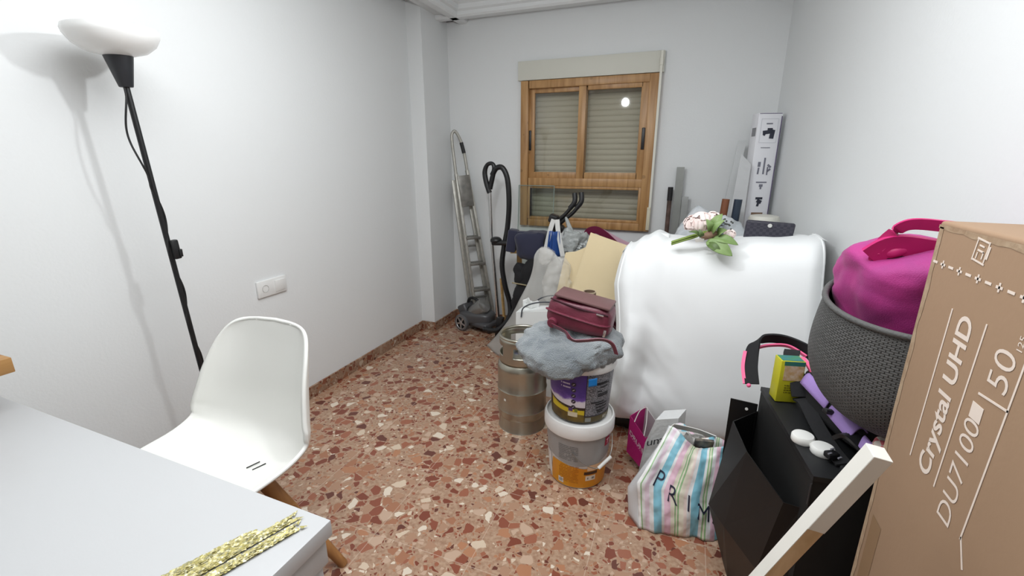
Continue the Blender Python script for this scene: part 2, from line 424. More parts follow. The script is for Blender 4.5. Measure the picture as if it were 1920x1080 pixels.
# gold sequin ribbons on the desk
gold_m, nt, b, o_ = new_mat('gold sequins')
tc = nt.nodes.new('ShaderNodeTexCoord'); vo = nt.nodes.new('ShaderNodeTexVoronoi'); vo.inputs['Scale'].default_value = 260
nt.links.new(tc.outputs['Object'], vo.inputs['Vector'])
rp = ramp(nt, [(0, (176, 166, 100)), (.3, (198, 188, 132)), (.55, (158, 154, 116)), (.75, (222, 216, 176)), (.9, (150, 140, 84))])
sp = nt.nodes.new('ShaderNodeSeparateColor'); nt.links.new(vo.outputs['Color'], sp.inputs[0]); nt.links.new(sp.outputs[0], rp.inputs[0])
nt.links.new(rp.outputs[0], b.inputs['Base Color']); b.inputs['Metallic'].default_value = .2; b.inputs['Roughness'].default_value = .3
bmp = nt.nodes.new('ShaderNodeBump'); bmp.inputs['Strength'].default_value = .9; bmp.inputs['Distance'].default_value = .004
nt.links.new(sp.outputs[1], bmp.inputs['Height']); nt.links.new(bmp.outputs[0], b.inputs['Normal'])
def sequin(a, b_, w, label, tail):
    a, b_ = V(a), V(b_); d = (b_-a); L = d.length; d.normalize(); sd = V((d.y, -d.x, 0)); m = MB()
    n = int(L/.0045)
    for i in range(n):                                # overlapping scale rows give the jagged edge
        for k in range(6):
            u = (k+.5)/6-.5; c = a + d*(L*i/n) + sd*u*w + d*random.uniform(-.002, .002)
            if tail == 'round' and i > n-6 and abs(u) > .5*math.sqrt(max(0, 1-((i-n+6)/6)**2)): continue
            if tail == 'fork' and i > n-5 and abs(u) < .14*(i-n+5)/2: continue
            r = .0042; zz = DZ+.0022+.0022*math.cos(u*2.6)+random.uniform(0, .001)
            tl = random.uniform(-.35, .35); ph = random.uniform(-.25, .25)
            vs = []
            for q in range(6):
                an = q*PI/3; ex = d*math.cos(an)*r + (sd)*math.sin(an)*r*.8
                vs.append(c + ex + V((0, 0, zz + tl*.5*r*math.cos(an)+ph*r*math.sin(an)+r*.15 - 0)))
            m.face([m.bm.verts.new((p.x, p.y, p.z)) for p in vs])
    if tail == 'fork':
        for sg in (-1, 1):
            p = b_+sd*sg*w*.36; m.face([m.bm.verts.new(q) for q in (p+sd*.005+V((0, 0, DZ+.004)), p-sd*.005+V((0, 0, DZ+.004)), p+d*.012+sd*sg*.006+V((0, 0, DZ+.004)))])
    m.grid(lambda u, v: a+d*L*.985*v+sd*w*.92*(u-.5)+V((0, 0, DZ+.0012)), 2, 8)
    return tag(m.build('sequin_ribbon', gold_m, smooth=False), label, 'ribbon', 'sequin ribbons on the desk')
sequin((-.742, .318, 0), (-.676, .466, 0), .026, 'gold sequin ribbon with a rounded end, farthest left on the desk', 'round')
sequin((-.722, .30, 0), (-.643, .518, 0), .019, 'middle gold sequin ribbon on the desk, longest, with a forked tip', 'fork')
sequin((-.70, .29, 0), (-.619, .504, 0), .019, 'gold sequin ribbon nearest the right desk edge', 'fork')

# wooden riser at the left end of the desk
t = thing('desk_riser', (-1.72, .42, DZ), 'small brown wooden riser shelf on the desk at the left picture edge', 'shelf')
rw = wood('riser wood', (150, 108, 58), (176, 134, 82), 1, 5)
m = MB(); m.box((-1.775, .42, .872), (.25, .28, .042), bev=.002); m.build('board', rw, t)
for x in (-1.88, -1.70):
    m = MB(); m.box((x, .36, (DZ+.851)/2), (.02, .12, .851-DZ)); m.build('leg', rw, t)

# ------------------------------------------------------------------ shell chair
chair_m = mat('chair white', (233, 233, 228), .32, spec=.5)
legw = wood('chair leg beech', (142, 96, 54), (168, 120, 72), 2, 6)
CH = V((-1.328, .82, 0))
t = thing('shell_chair', CH, 'white moulded shell chair with wooden legs tucked behind the desk', 'chair')
PF = [(-.245, .425), (-.225, .448), (-.10, .442), (.04, .43), (.14, .437), (.20, .475), (.235, .56), (.26, .67), (.283, .77), (.295, .835), (.300, .862)]
HW = [.17, .222, .258, .268, .270, .270, .268, .268, .268, .268, .268]
CU = [.012, .030, .048, .066, .088, .108, .112, .098, .070, .036, .012]
def cr(a, t):
    n = len(a)-1; x = t*n; i = min(int(x), n-1); f = x-i
    p = [a[max(i-1, 0)], a[i], a[i+1], a[min(i+2, n)]]
    h = lambda p0, p1, p2, p3: .5*((2*p1)+(p2-p0)*f+(2*p0-5*p1+4*p2-p3)*f*f+(3*p1-p0-3*p2+p3)*f**3)
    return V([h(*[q[k] for q in p]) for k in range(len(a[0]))]) if isinstance(a[0], tuple) else h(*p)
def shell(u, v, off=0.):
    s_ = 2*u-1; p = cr(PF, v); tg = cr(PF, min(v+.16, 1))-cr(PF, max(v-.16, 0)); tg.normalize()
    nn = V((-tg[1], tg[0])); w = max(cr(HW, v), 0.0)
    if v > .55: w = .268*max(0, 1-((v-.55)/.45)**2.5)**.5*(1-.10*math.sin((v-.55)/.45*PI))
    c = cr(CU, v)*(.55*s_*s_+.45*abs(s_)**3)
    lip = .004*max(0, abs(s_)-.93)/.07
    x = w*math.sin(s_*1.35)/math.sin(1.35)
    return V((x*(1+lip), p[0]+nn[0]*c, p[1]+nn[1]*c))
m = MB(); m.grid(lambda u, v: shell(u, v), 40, 60)
sh = m.build('seat_shell', chair_m, t, local=True, mods=(('solid', .012, 1.),), angle=3.)
m = MB()
for dx in (0, .026):
    m.bar((.085+dx, .035, .4475), (.102+dx, .072, .4505), .0022, .003)
m.build('drain_slot', black_m, t, local=True)
for sx, sy, tx, ty in ((1, 1, .298, .176), (-1, 1, -.26, .176), (1, -1, .25, -.18), (-1, -1, -.25, -.18)):
    m = MB(); a, b_ = V((.115*sx, .06*sy-.01, .415)), V((tx, ty, 0))
    d = (b_-a)
    m.tube([a, a+d*.35, b_], [.025, .0235, .016], 14); m.build('leg', legw, t, local=True)
m = MB()
for a, b_ in (((-.10, -.06, .41), (.10, .05, .41)), ((.10, -.06, .41), (-.10, .05, .41)), ((.16, .09, .28), (-.16, -.09, .28)), ((-.16, .09, .28), (.16, -.09, .28))):
    m.tube([a, b_], .005)
m.build('leg_brace', blackmetal_m, t, local=True)

# ------------------------------------------------------------------ floor lamp
lx = -1.85
def lpole(z): return V((lx, 1.190-.0545*z, z))
t = thing('floor_lamp', (lx, 1.19, 0), 'tall black uplighter floor lamp with a white bowl shade by the left wall', 'floor lamp')
tilt = (math.atan(.0545), 0, 0)
m = MB(); m.lathe([(0, .022), (.03, .02), (.12, .012), (.125, 0), (0, 0)], (lx, 1.19, 0), 40); m.build('base', black_m, t)
m = MB(); m.tube([lpole(.01), lpole(1.66)], .0095, 14); m.build('pole', black_m, t)
m = MB(); m.lathe([(0, 0), (.019, 0), (.021, .002), (.042, .098), (.040, .1), (0, .1)], lpole(1.645), 32, tilt); m.build('lamp_holder', mat('lamp holder grey', (40, 42, 46), .45), t)
bowl_m = see_through('opal bowl', (238, 238, 236), 1., .25)
bb = [n for n in bowl_m.node_tree.nodes if n.type == 'BSDF_PRINCIPLED'][0]; bb.inputs['Subsurface Weight'].default_value = .3; bb.inputs['Subsurface Radius'].default_value = (.05, .05, .05); bb.inputs['Subsurface Scale'].default_value = .3
m = MB(); m.lathe([(0, 0), (.042, .0), (.085, .012), (.114, .034), (.129, .060), (.131, .072), (.127, .084), (.123, .076), (.106, .038), (.08, .018), (.04, .006), (0, .006)], lpole(1.742), 56, tilt); m.build('lamp_shade', bowl_m, t)
pts = []
for i in range(60):
    z = 1.64-i*.026; r = .0125 if not (.86 < z < 1.02) else .013
    if 1.35 < z < 1.62: r += .022*math.sin((z-1.35)/.27*PI)
    a = i*.55; pts.append(lpole(max(z, .03))+V((.3*r*math.cos(a)+.006, -r*(1 if z > 1.3 else math.cos(a)), 0)))
m = MB(); m.tube(pts, .0034, 8, smooth=3); m.build('cord', black_m, t)
m = MB(); m.box(lpole(1.07)+V((.015, .012, 0)), (.02, .026, .075), rot=(.06, 0, 0), bev=.005); sw = m.build('dimmer_switch', black_m, t)
m = MB(); m.box(lpole(1.055)+V((.024, .022, 0)), (.01, .012, .03), bev=.002); m.build('slider', black_m, sw)

# ------------------------------------------------------------------ step ladder in the corner
alu = mat('aluminium', (186, 184, 176), .45, .5, var=(25, .25))
alud = mat('aluminium steps', (150, 148, 142), .45, .5, var=(30, .4))
t = thing('step_ladder', (-1.58, 3.42, 0), 'folded aluminium step ladder leaning in the back left corner', 'ladder')
Lb, Lt, Rb, Rt = V((-1.605, 3.36, 0)), V((-1.79, 3.39, 1.30)), V((-1.49, 3.475, 0)), V((-1.727, 3.465, 1.33))
def Lr(z): return lerp(Lb, Lt, z/1.30)
def Rr(z): return lerp(Rb, Rt, z/1.33)
for f, zz in ((Lr, 1.30), (Rr, 1.33)):
    m = MB(); m.bar(f(0.0), f(zz), .05, .022, up=(.75, .66, 0), bev=.002); rl = m.build('rail', alu, t)
    m = MB(); m.bar(f(0), f(.05), .056, .03, up=(.75, .66, 0), bev=.003); m.build('rubber_foot', black_m, rl)
for i, z in enumerate((.12, .335, .56, .78)):
    m = MB(); a, b_ = Lr(z), Rr(z-.0); q = b_-a
    m.bar(a, b_, .075, .022, up=(.15, .1, 1), bev=.003); st = m.build('step', alud, t)
m = MB(); a, b_ = (Lr(1.04)+Rr(1.04))/2, (Lr(1.29)+Rr(1.29))/2
m.bar(a+V((.02, -.02, 0)), b_+V((.02, -.02, 0)), .105, .018, up=(.75, -.66, 0), bev=.003); m.build('platform', mat('platform grey', (118, 116, 112), .4, .6, var=(18, .5, (150, 148, 142))), t)
top = V((-1.825, 3.40, 1.63))
m = MB(); m.tube([Lr(1.28), V((-1.806, 3.395, 1.42)), V((-1.822, 3.397, 1.58)), V((-1.815, 3.41, 1.628)), V((-1.795, 3.425, 1.625)), V((-1.762, 3.452, 1.54)), V((-1.742, 3.462, 1.44)), Rr(1.31)], .0125, 12, smooth=6); h = m.build('hand_rail', alu, t)
m = MB(); m.tube([V((-1.765, 3.450, 1.548)), V((-1.747, 3.460, 1.465))], .0155, 12); m.build('grip', black_m, h)
for dx, dy in ((-.062, .03), (-.05, .03)):
    m = MB()
    f = Lr if dx < -.055 else Rr
    m.bar(f(0.02)+V((dx, dy, 0)), f(1.25)+V((dx*.7, dy*.6, 0)), .022, .03, up=(.75, .66, 0), bev=.002); m.build('rear_leg', alu, t)
for z in (.25, .7):
    m = MB(); m.bar(Lr(z)+V((-.06, .03, 0)), Rr(z)+V((-.05, .03, 0)), .03, .012, bev=.002); m.build('rear_brace', alud, t)

# ------------------------------------------------------------------ vacuum cleaner
vac_g = mat('vacuum grey', (74, 74, 76), .35)
t = thing('vacuum_cleaner', (-1.58, 3.15, 0), 'grey bagless canister vacuum cleaner with silver spoked wheel and black hose', 'vacuum cleaner')
wc = V((-1.70, 3.26, .070)); fx = V((.93, -.30, 0)).normalized(); sdv = V((-.30, -.93, 0)).normalized()   # canister points right and slightly forward
def vp(a, b, z): return wc + fx*a + sdv*b + V((0, 0, z-.07))
RV = Matrix((fx, sdv, V((0, 0, 1)))).transposed()
m = MB(); m.blob(vp(.08, -.10, .115), (.15, .095, .06), .55, rot=None, sq=None); 
m.box(vp(.10, -.10, .07), (.30, .17, .05), RV, bev=.02, seg=3)
m.box(vp(-.03, -.10, .165), (.10, .16, .10), RV @ Euler((0, -.5, 0)).to_matrix(), bev=.02, seg=3)
m.build('body', vac_g, t)
dust = mat('dust cup', (128, 127, 124), .12, .4, coat=.6)
m = MB(); ax = RV @ Euler((0, .95, 0)).to_matrix()
m.lathe([(0, -.09), (.06, -.09), (.066, -.08), (.066, .085), (.058, .10), (0, .105)], vp(.09, -.09, .175), 28, ax); m.build('dust_cup', dust, t)
m = MB(); m.lathe([(.067, -.095), (.070, -.093), (.070, -.045), (.067, -.043)], vp(.09, -.09, .175), 28, ax); m.build('cup_lid', black_m, t)
m = MB(); m.tube([vp(-.02, -.09, .22), vp(.0, -.09, .262), vp(.06, -.09, .275), vp(.12, -.09, .245), vp(.13, -.09, .21)], .012, 10, smooth=5); m.build('carry_handle', black_m, t)
m = MB(); m.box(vp(-.065, -.06, .18), (.03, .03, .02), RV, bev=.006); m.box(vp(-.06, -.06, .145), (.03, .03, .02), RV, bev=.006); m.build('button', mat('violet button', (72, 72, 120), .4), t)
for b_ in (0.012, -.215):
    wm = RV @ Matrix(((1, 0, 0), (0, 0, 1), (0, -1, 0)))
    m = MB(); m.lathe([(.058, -.018), (.070, -.014), (.072, 0), (.070, .014), (.058, .018), (.058, -.018)], vp(0, b_, .072), 36, wm); w = m.build('wheel', mat('tyre grey', (96, 96, 98), .5), t)
    m = MB(); m.lathe([(0, .016), (.012, .016), (.016, .012)], vp(0, b_, .072), 20, wm); m.lathe([(.05, .012), (.052, .016), (.059, .016), (.059, .010)], vp(0, b_, .072), 30, wm)
    for k in range(5):
        an = k*2*PI/5+.3; dirv = wm @ V((math.cos(an), math.sin(an), 0)); nn = wm @ V((0, 0, 1))
        m.bar(vp(0, b_, .072)+dirv*.01+nn*.012, vp(0, b_, .072)+dirv*.054+nn*.012, .014, .006, up=nn)
    m.build('hub', mat('silver hub', (196, 196, 198), .3, .8), w)
    m = MB(); m.lathe([(0, .004), (.057, .004)], vp(0, b_, .072), 30, wm); m.build('wheel_disc', black_m, w)
m = MB(); m.tube([vp(.24, -.10, .03), vp(.24, -.06, .03)], .022, 16); m.build('front_castor', black_m, t)
# wand, handle, hose
m = MB(); m.tube([(-1.408, 3.2, 1.20), (-1.395, 3.195, .84), (-1.335, 3.17, .20)], [.0125, .0125, .016], 14); m.build('wand', mat('chrome', (205, 205, 205), .18, 1.), t)
hp = [(-1.408, 3.2, 1.17), (-1.432, 3.2, 1.24), (-1.446, 3.2, 1.32), (-1.425, 3.2, 1.375), (-1.385, 3.2, 1.385), (-1.368, 3.2, 1.35), (-1.385, 3.2, 1.28), (-1.405, 3.2, 1.20)]
m = MB(); m.tube(hp, [.019, .020, .019, .015, .014, .017, .019, .019], 12, smooth=6); m.build('handle', black_m, t)
hz = [(-1.385, 3.2, 1.30), (-1.350, 3.2, 1.352), (-1.300, 3.2, 1.352), (-1.262, 3.2, 1.27), (-1.250, 3.2, 1.10), (-1.262, 3.2, .92), (-1.285, 3.18, .76), (-1.292, 3.16, .62), (-1.262, 3.15, .46), (-1.225, 3.15, .33), (-1.22, 3.12, .22), (-1.30, 3.08, .12), (-1.42, 3.08, .11)]
m = MB(); m.tube(hz, .020, 12, smooth=14)
bm_ = m.bm
hose_m = mat('hose black', (18, 18, 20), .4); 
m.build('hose', hose_m, t)
m = MB(); m.box((-1.30, 3.17, .80), (.15, .07, .035), rot=(0, -.06, 0), bev=.014, seg=3); m.blob((-1.345, 3.17, .815), (.045, .045, .03), 1); m.build('floor_brush', black_m, t)
m = MB(); m.box((-1.32, 3.165, .10), (.055, .06, .20), rot=(0, .1, 0), bev=.012); m.build('crevice_holder', black_m, t)

# ------------------------------------------------------------------ tan wooden offcuts by the vacuum
lw = wood('light timber', (178, 140, 84), (206, 170, 112), 0, 6)
m = MB(); m.bar((-1.285, 3.34, .712), (-1.105, 3.32, .724), .035, .045); tag(m.build('timber_batten', lw, smooth=False), 'short tan timber batten lying level behind the vacuum hose', 'wood')
m = MB(); m.bar((-1.335, 3.33, 0), (-1.375, 3.34, .47), .022, .014); tag(m.build('timber_stake', lw, smooth=False), 'thin tan wooden stick standing upright by the vacuum hose', 'wood')
m = MB(); m.bar((-1.20, 3.37, 0), (-1.225, 3.36, .70), .028, .04); tag(m.build('timber_post', [wood('timber dark', (120, 92, 56), (170, 136, 86), 2, 5)], smooth=False), 'dark tan wooden post under the level batten', 'wood')

# ------------------------------------------------------------------ glass pane against the back wall
gp = glass_mat('clear pane', (238, 244, 240), 1.45)
t = thing('glass_pane', (-1.13, 3.46, 0), 'clear glass sheet leaning on the back wall below the window', 'glass sheet')
m = MB(); q = [(-1.286, 3.44, .0), (-.99, 3.44, .0), (-.99, 3.515, 1.215), (-1.286, 3.515, 1.215)]
m.quad(q); m.build('pane', gp, t, smooth=False)
m = MB(); em = see_through('pane edge', (150, 168, 160), .75, .2)
for i in range(4): m.bar(q[i], q[(i+1) % 4], .005, .005)
m.build('pane_edge', em, t, smooth=False)

# ------------------------------------------------------------------ folded pushchair
navy = mat('navy fabric', (34, 36, 58), .85, bump=(300, .3, .002), sheen=.2)
t = thing('folded_pushchair', (-.98, 3.0, 0), 'folded pushchair with black frame and navy fabric below the window', 'pushchair')
for dx, dz in ((0, 0), (-.045, -.005)):
    m = MB(); m.tube([(-.655+dx, 2.98, 1.202+dz), (-.650+dx, 2.97, 1.15+dz), (-.70+dx, 2.96, 1.075+dz), (-.80+dx*.7, 2.95, .98), (-.92, 2.95, .80), (-1.04, 2.97, .56), (-1.10, 3.0, .30), (-1.13, 3.03, .075)], .0125, 12, smooth=6); fr = m.build('frame_tube', blackmetal_m, t)
    m = MB(); m.tube([(-.655+dx, 2.98, 1.205+dz), (-.650+dx, 2.97, 1.15+dz), (-.68+dx, 2.965, 1.105+dz)], .0165, 12, smooth=5); m.build('grip', black_m, fr)
m = MB(); m.box((-.83, 2.95, 1.03), (.06, .06, .055), rot=(.1, .3, 0), bev=.012); m.box((-.80, 2.95, .975), (.09, .06, .06), rot=(0, .6, 0), bev=.015); m.build('fold_joint', black_m, t)
m = MB(); m.blob((-.985, 3.02, .83), (.125, .10, .10), .5, amp=.012, fr=9, rot=(0, -.08, 0)); m.box((-1.02, 2.99, .912), (.16, .05, .03), bev=.012); cnp = m.build('canopy', navy, t)
m = MB(); m.box((-1.145, 3.0, .855), (.07, .10, .16), rot=(0, .14, .2), bev=.012); m.build('canopy_flap', navy, cnp)
m = MB(); m.blob((-.97, 2.99, .56), (.12, .09, .22), .7, amp=.03, fr=6, rot=(0, .42, 0)); m.blob((-1.06, 3.0, .33), (.10, .09, .20), .7, amp=.03, fr=6, rot=(0, .3, 0)); m.blob((-1.08, 2.98, .62), (.055, .05, .08), .8, amp=.02); m.build('seat_fabric', fabric_black, t)
for x, y, z, r in ((-1.10, 3.03, .085, .085), (-1.20, 3.08, .06, .06), (-.93, 3.0, .085, .085)):
    m = MB(); m.lathe([(r*.6, -.018), (r*.95, -.018), (r, 0), (r*.95, .018), (r*.6, .018), (r*.6, -.018)], (x, y, z), 28, (PI/2, 0, .4)); w = m.build('wheel', black_m, t)
    m = MB(); m.lathe([(0, .012), (r*.6, .012), (r*.6, -.012), (0, -.012)], (x, y, z), 20, (PI/2, 0, .4)); m.build('hub', mat('grey hub', (90, 90, 92), .5), w)
m = MB(); m.tube([(-1.12, 2.93, .56), (-1.0, 2.90, .56)], .005); m.build('buckle_bar', mat('brass bar', (170, 160, 130), .4, .6), t)

# ------------------------------------------------------------------ bags hanging on the pushchair
t = thing('shopping_bag', (-.80, 2.86, .80), 'white carrier bag with a blue centre panel hanging from the pushchair handle', 'bag')
wbag = see_through('white film bag', (214, 214, 210), .93, .35)
m = MB()
for sx in (-1, 1):
    m.ribbon([(-.795+.012*sx, 2.87, 1.035), (-.80+.03*sx, 2.86, .95), (-.795+.062*sx, 2.85, .80)], .030, (1, .2, 0), .003)
m.build('strap', wbag, t)
m = MB(); m.grid(lambda u, v: V((-.795+.10*(u-.5)*(1-.35*v), 2.845+.02*math.sin(u*9), .79+.17*v)), 8, 6); m.build('blue_panel', mat('blue film', (38, 74, 140), .4), t, mods=(('solid', .003),))
m = MB(); m.blob((-.79, 2.86, .70), (.075, .06, .11), .9, amp=.035, fr=9); m.build('bag_body', wbag, t)
t = thing('plastic_bag', (-.66, 2.93, .80), 'grey clear plastic bag of packets hanging right of the pushchair handle', 'bag')
m = MB(); m.blob((-.69, 2.93, .875), (.095, .06, .085), .8, 48, 30, amp=.05, fr=11, seed=3); m.blob((-.61, 2.94, .88), (.045, .04, .07), .8, amp=.03, fr=11, seed=5); m.build('bag_body', see_through('grey film', (172, 176, 174), .82, .2, bump=(25, .8, .02)), t)
m = MB(); m.box((-.672, 2.868, .885), (.04, .012, .02), rot=(0, .3, 0), bev=.004); m.build('packet', mat('teal packet', (40, 96, 110), .4), t)
m = MB(); m.tube([(-.70, 2.93, .945), (-.735, 2.945, 1.02), (-.745, 2.95, 1.045)], [.02, .012, .008], 8, smooth=4); m.build('bag_neck', see_through('grey film neck', (172, 176, 174), .85, .25), t)

# ------------------------------------------------------------------ bubble wrap sheet
bub_m = see_through('bubble wrap', (206, 206, 202), .62, .3, bump=(140, .5, .004))
def bub(u, v):
    # tent of plastic: from the floor at left up to a peak, folding to the right
    a = u; top = V((-.868, 2.72, .87)); 
    base = lerp((-1.37, 3.02, .0), (-.80, 2.60, .0), a)
    r = lerp((-.905, 2.74, .80), (-.70, 2.70, .79), a) + V((0, 0, .05*math.sin(a*PI)**.5))
    p = lerp(base, r, 1-(1-v)**1.5); p.z = base.z*(1-v)+r.z*v + .03*math.sin(a*PI)*v
    w = .05*math.sin(a*7+2*v)*(1-v*.6)
    return p + V((w*.6, -w-.07*math.sin(a*PI)*math.sin(v*PI)*.8, .0)) + V((1, 1, 1))*.014*ns((p.x*4, p.y*4, p.z*3), 1, 2)*min(v*5, 1)
m = MB(); m.grid(bub, 40, 40); tag(m.build('bubble_wrap', bub_m, mods=(('solid', .004),)), 'grey translucent bubble wrap sheet draped to the floor behind the steel keg', 'packaging')
t = thing('clear_plastic_bag', (-.73, 2.62, .5), 'crumpled clear plastic bag with bright glints beside the beige board', 'bag')
film = see_through('clear film', (222, 220, 214), .26, .08, bump=(14, .7, .03))
m = MB(); m.blob((-.690, 2.56, .70), (.088, .06, .145), .9, 56, 36, amp=.04, fr=6, seed=9, rot=(0, .25, 0)); m.build('bag_body', film, t)
m = MB(); m.blob((-.775, 2.60, .84), (.045, .04, .05), .8, amp=.02, fr=12, seed=2); m.build('bag_neck', film, t)

# ------------------------------------------------------------------ beige boards
bd = mat('beige board', (214, 196, 158), .8, bump=(60, .1, .003), var=(5, .06))
def board(pts, th, name, label):
    m = MB(); f = V((0, 1, .25)).normalized()*th
    A = [m.bm.verts.new(p) for p in pts]; B = [m.bm.verts.new(V(p)+f) for p in pts]; n = len(pts)
    for i in range(n): m.face([A[i], A[(i+1) % n], B[(i+1) % n], B[i]])
    m.face(A[::-1]); m.face(B)
    return tag(m.build(name, bd, smooth=False), label, 'board', 'beige boards leaning by the pushchair')
def tilted(x, z, y0=2.34): return (x*(y0+.33*z)/2.6, y0+.33*z, z)
def BP(x, z):    # board plane leaning back: Y = 2.36 + .26 z, coordinates given at Y=2.6
    y = (2.36+.26*1.4)/(1+.26*(1.4-z)/2.6); k = y/2.6
    return V((x*k, y, 1.4-(1.4-z)*k))
board([BP(-.508, 1.0), BP(-.262, .928), BP(-.30, .70), BP(-.40, .45), BP(-.47, .12), BP(-.66, .12), BP(-.615, .62)], .012, 'beige_board', 'large beige board in front, its top corner rising below the window')
board([p+V((0, .03, 0)) for p in (BP(-.66, .865), BP(-.60, .875), BP(-.45, .95), BP(-.40, .6), BP(-.5, .10), BP(-.80, .10), BP(-.75, .40))], .012, 'beige_board', 'beige board behind, lower and farther left than the large one')

# ------------------------------------------------------------------ pink tote behind boards, maroon frame
maroon = mat('maroon plastic', (104, 22, 56), .45)
pinkl = mat('mauve band', (196, 158, 172), .6)
t = thing('tote_bag', (-.50, 3.05, .0), 'mauve tote bag with a maroon curved handle behind the beige boards', 'bag')
m = MB(); m.ribbon([(-.615, 3.0, .90), (-.60, 3.0, .945), (-.555, 3.0, .962), (-.50, 3.0, .94), (-.42, 3.0, .875), (-.40, 3.0, .85)], .05, (.3, .2, -1), .006); m.build('handle', maroon, t)
m = MB(); m.ribbon([(-.51, 3.03, .95), (-.40, 3.03, .895), (-.27, 3.03, .845), (-.22, 3.03, .82)], .032, (.35, 0, 1), .006); m.build('rim', pinkl, t)
m = MB(); m.prism([(-.60, 0), (-.25, 0), (-.22, .82), (-.42, .89), (-.60, .89)], 1, 3.045, 3.12); m.build('bag_body', pinkl, t, smooth=False)
def pframe(c, w, h, rot, label):
    t = thing('picture_frame', c, label, 'frame')
    R = Euler(rot).to_matrix(); m = MB(); b_ = .014
    for dx, dz, sx, sz in ((0, h/2, w, b_), (0, -h/2, w, b_), (-w/2, 0, b_, h), (w/2, 0, b_, h)):
        m.box(V(c)+R @ V((dx, 0, dz)), (sx+b_*.5, .02, sz+b_*.5), R, bev=.002)
    m.build('frame', maroon, t)
    m = MB(); m.box(V(c)+R @ V((0, .004, 0)), (w, .006, h), R); m.build('backing', mat('frame backing', (206, 192, 194), .7), t)
pframe((-.205, 2.93, .46), .12, .89, (0, .05, 0), 'small maroon framed panel peeking left of the white cover')
pframe((-.09, 2.97, .48), .62, .62, (0, PI/4, 0), 'maroon framed panel with its corner poking up behind the white cover')

# ------------------------------------------------------------------ paper bag behind keg
t = thing('paper_carrier_bag', (-.80, 2.47, 0), 'white paper carrier bag with dark rope handles behind the steel keg', 'bag')
pw = mat('white paper', (222, 224, 222), .6)
m = MB(); m.prism([(-.905, 0), (-.66, 0), (-.655, .56), (-.90, .525)], 1, 2.42, 2.55); m.build('bag_body', pw, t, smooth=False)
m = MB(); m.tube([(-.865, 2.415, .50), (-.85, 2.41, .56), (-.78, 2.405, .60), (-.68, 2.41, .615), (-.64, 2.415, .60)], .004, 8, smooth=8); m.build('handle', mat('rope grey', (70, 74, 80), .7), t)
m = MB(); m.tube([(-.83, 2.545, .51), (-.81, 2.54, .57), (-.74, 2.54, .61), (-.66, 2.54, .62)], .004, 8, smooth=8); m.build('handle', mat('rope dark', (60, 62, 70), .7), t)
m = MB(); m.grid(lambda u, v: V((-.885+.10*u, 2.50+.02*math.sin(u*8), .535+.06*v*(1-.6*abs(u-.4))+.01*ns((u*5, v*5, 1)))), 10, 6); m.build('tissue', pw, t, mods=(('solid', .004),))
# cardboard tube
t = thing('cardboard_tube', (-.44, 2.28, 0), 'brown cardboard tube standing upright behind the burgundy handbag', 'tube')
tm = mat('tube brown', (108, 88, 70), .7, bump=(50, .2, .003))
m = MB(); m.lathe([(.034, 0), (.034, .74), (.026, .74), (.026, .02), (0, .02)], (-.435, 2.28, 0), 32); m.build('tube_wall', tm, t)
m = MB(); m.lathe([(.0345, .735), (.035, .742), (.0295, .742)], (-.435, 2.28, 0), 32); m.build('rim', mat('tube rim', (190, 172, 146), .7), t)

# ------------------------------------------------------------------ steel keg
KC = (-.742, 2.095, 0)
steel, nt, b, o_ = new_mat('brushed steel')
b.inputs['Base Color'].default_value = (*lin((176, 173, 160)), 1); b.inputs['Metallic'].default_value = .92; b.inputs['Roughness'].default_value = .28
tc = nt.nodes.new('ShaderNodeTexCoord'); mp = nt.nodes.new('ShaderNodeMapping'); mp.inputs['Scale'].default_value = (2, 2, 160); nz = nt.nodes.new('ShaderNodeTexNoise'); nz.inputs['Scale'].default_value = 2
nt.links.new(tc.outputs['Object'], mp.inputs[0]); nt.links.new(mp.outputs[0], nz.inputs['Vector'])
bm2 = nt.nodes.new('ShaderNodeBump'); bm2.inputs['Strength'].default_value = .12; bm2.inputs['Distance'].default_value = .002; nt.links.new(nz.outputs['Fac'], bm2.inputs['Height']); nt.links.new(bm2.outputs[0], b.inputs['Normal'])
t = thing('beer_keg', KC, 'stainless steel keg standing left of the stacked paint buckets', 'keg')
R_ = .131
m = MB(); m.lathe([(0, .03), (R_-.02, .03), (R_-.012, .065), (R_-.004, .075), (R_, .09), (R_, .112), (R_+.003, .118), (R_, .124), (R_, .228), (R_+.0035, .234), (R_, .24), (R_, .335), (R_+.002, .35), (R_-.002, .372), (R_-.02, .395), (R_-.05, .412), (.05, .425), (0, .425)], KC, 72); m.build('barrel', steel, t)
m = MB(); m.lathe([(R_-.016, .09), (R_-.010, .075), (R_-.006, .06), (R_-.006, .006), (R_-.002, 0), (R_-.012, 0), (R_-.014, .05)], KC, 72); m.build('bottom_rim', steel, t)
zz = [.385, .40, .425, .432, .485, .492, .505, .525]
def hole(k, i): return 2 <= i+0 <= 3 and (k % 24) in range(4, 17)
m = MB(); m.lathe([(R_-.012, z_) for z_ in zz], KC, 96, skip=lambda k, i: i in (3,) and (k+3) % 24 in range(2, 17)); m.build('collar', steel, t, mods=(('solid', .004),))
m = MB(); m.tube([(KC[0]+(R_-.014)*math.cos(a*PI/24), KC[1]+(R_-.014)*math.sin(a*PI/24), .527) for a in range(49)], .008, 10, cap=False); m.build('top_ring', steel, t)
m = MB(); m.lathe([(0, .47), (.022, .47), (.026, .46), (.026, .42), (.03, .42)], KC, 24); vv = m.build('valve', steel, t)
m = MB(); m.lathe([(0, .075), (.012, .075), (.015, .065), (.013, .03), (.010, 0)], (KC[0]+.035, KC[1]+.0, .44), 20, (.1, .25, 0)); m.build('red_cap', mat('red cap', (190, 24, 36), .35), t)
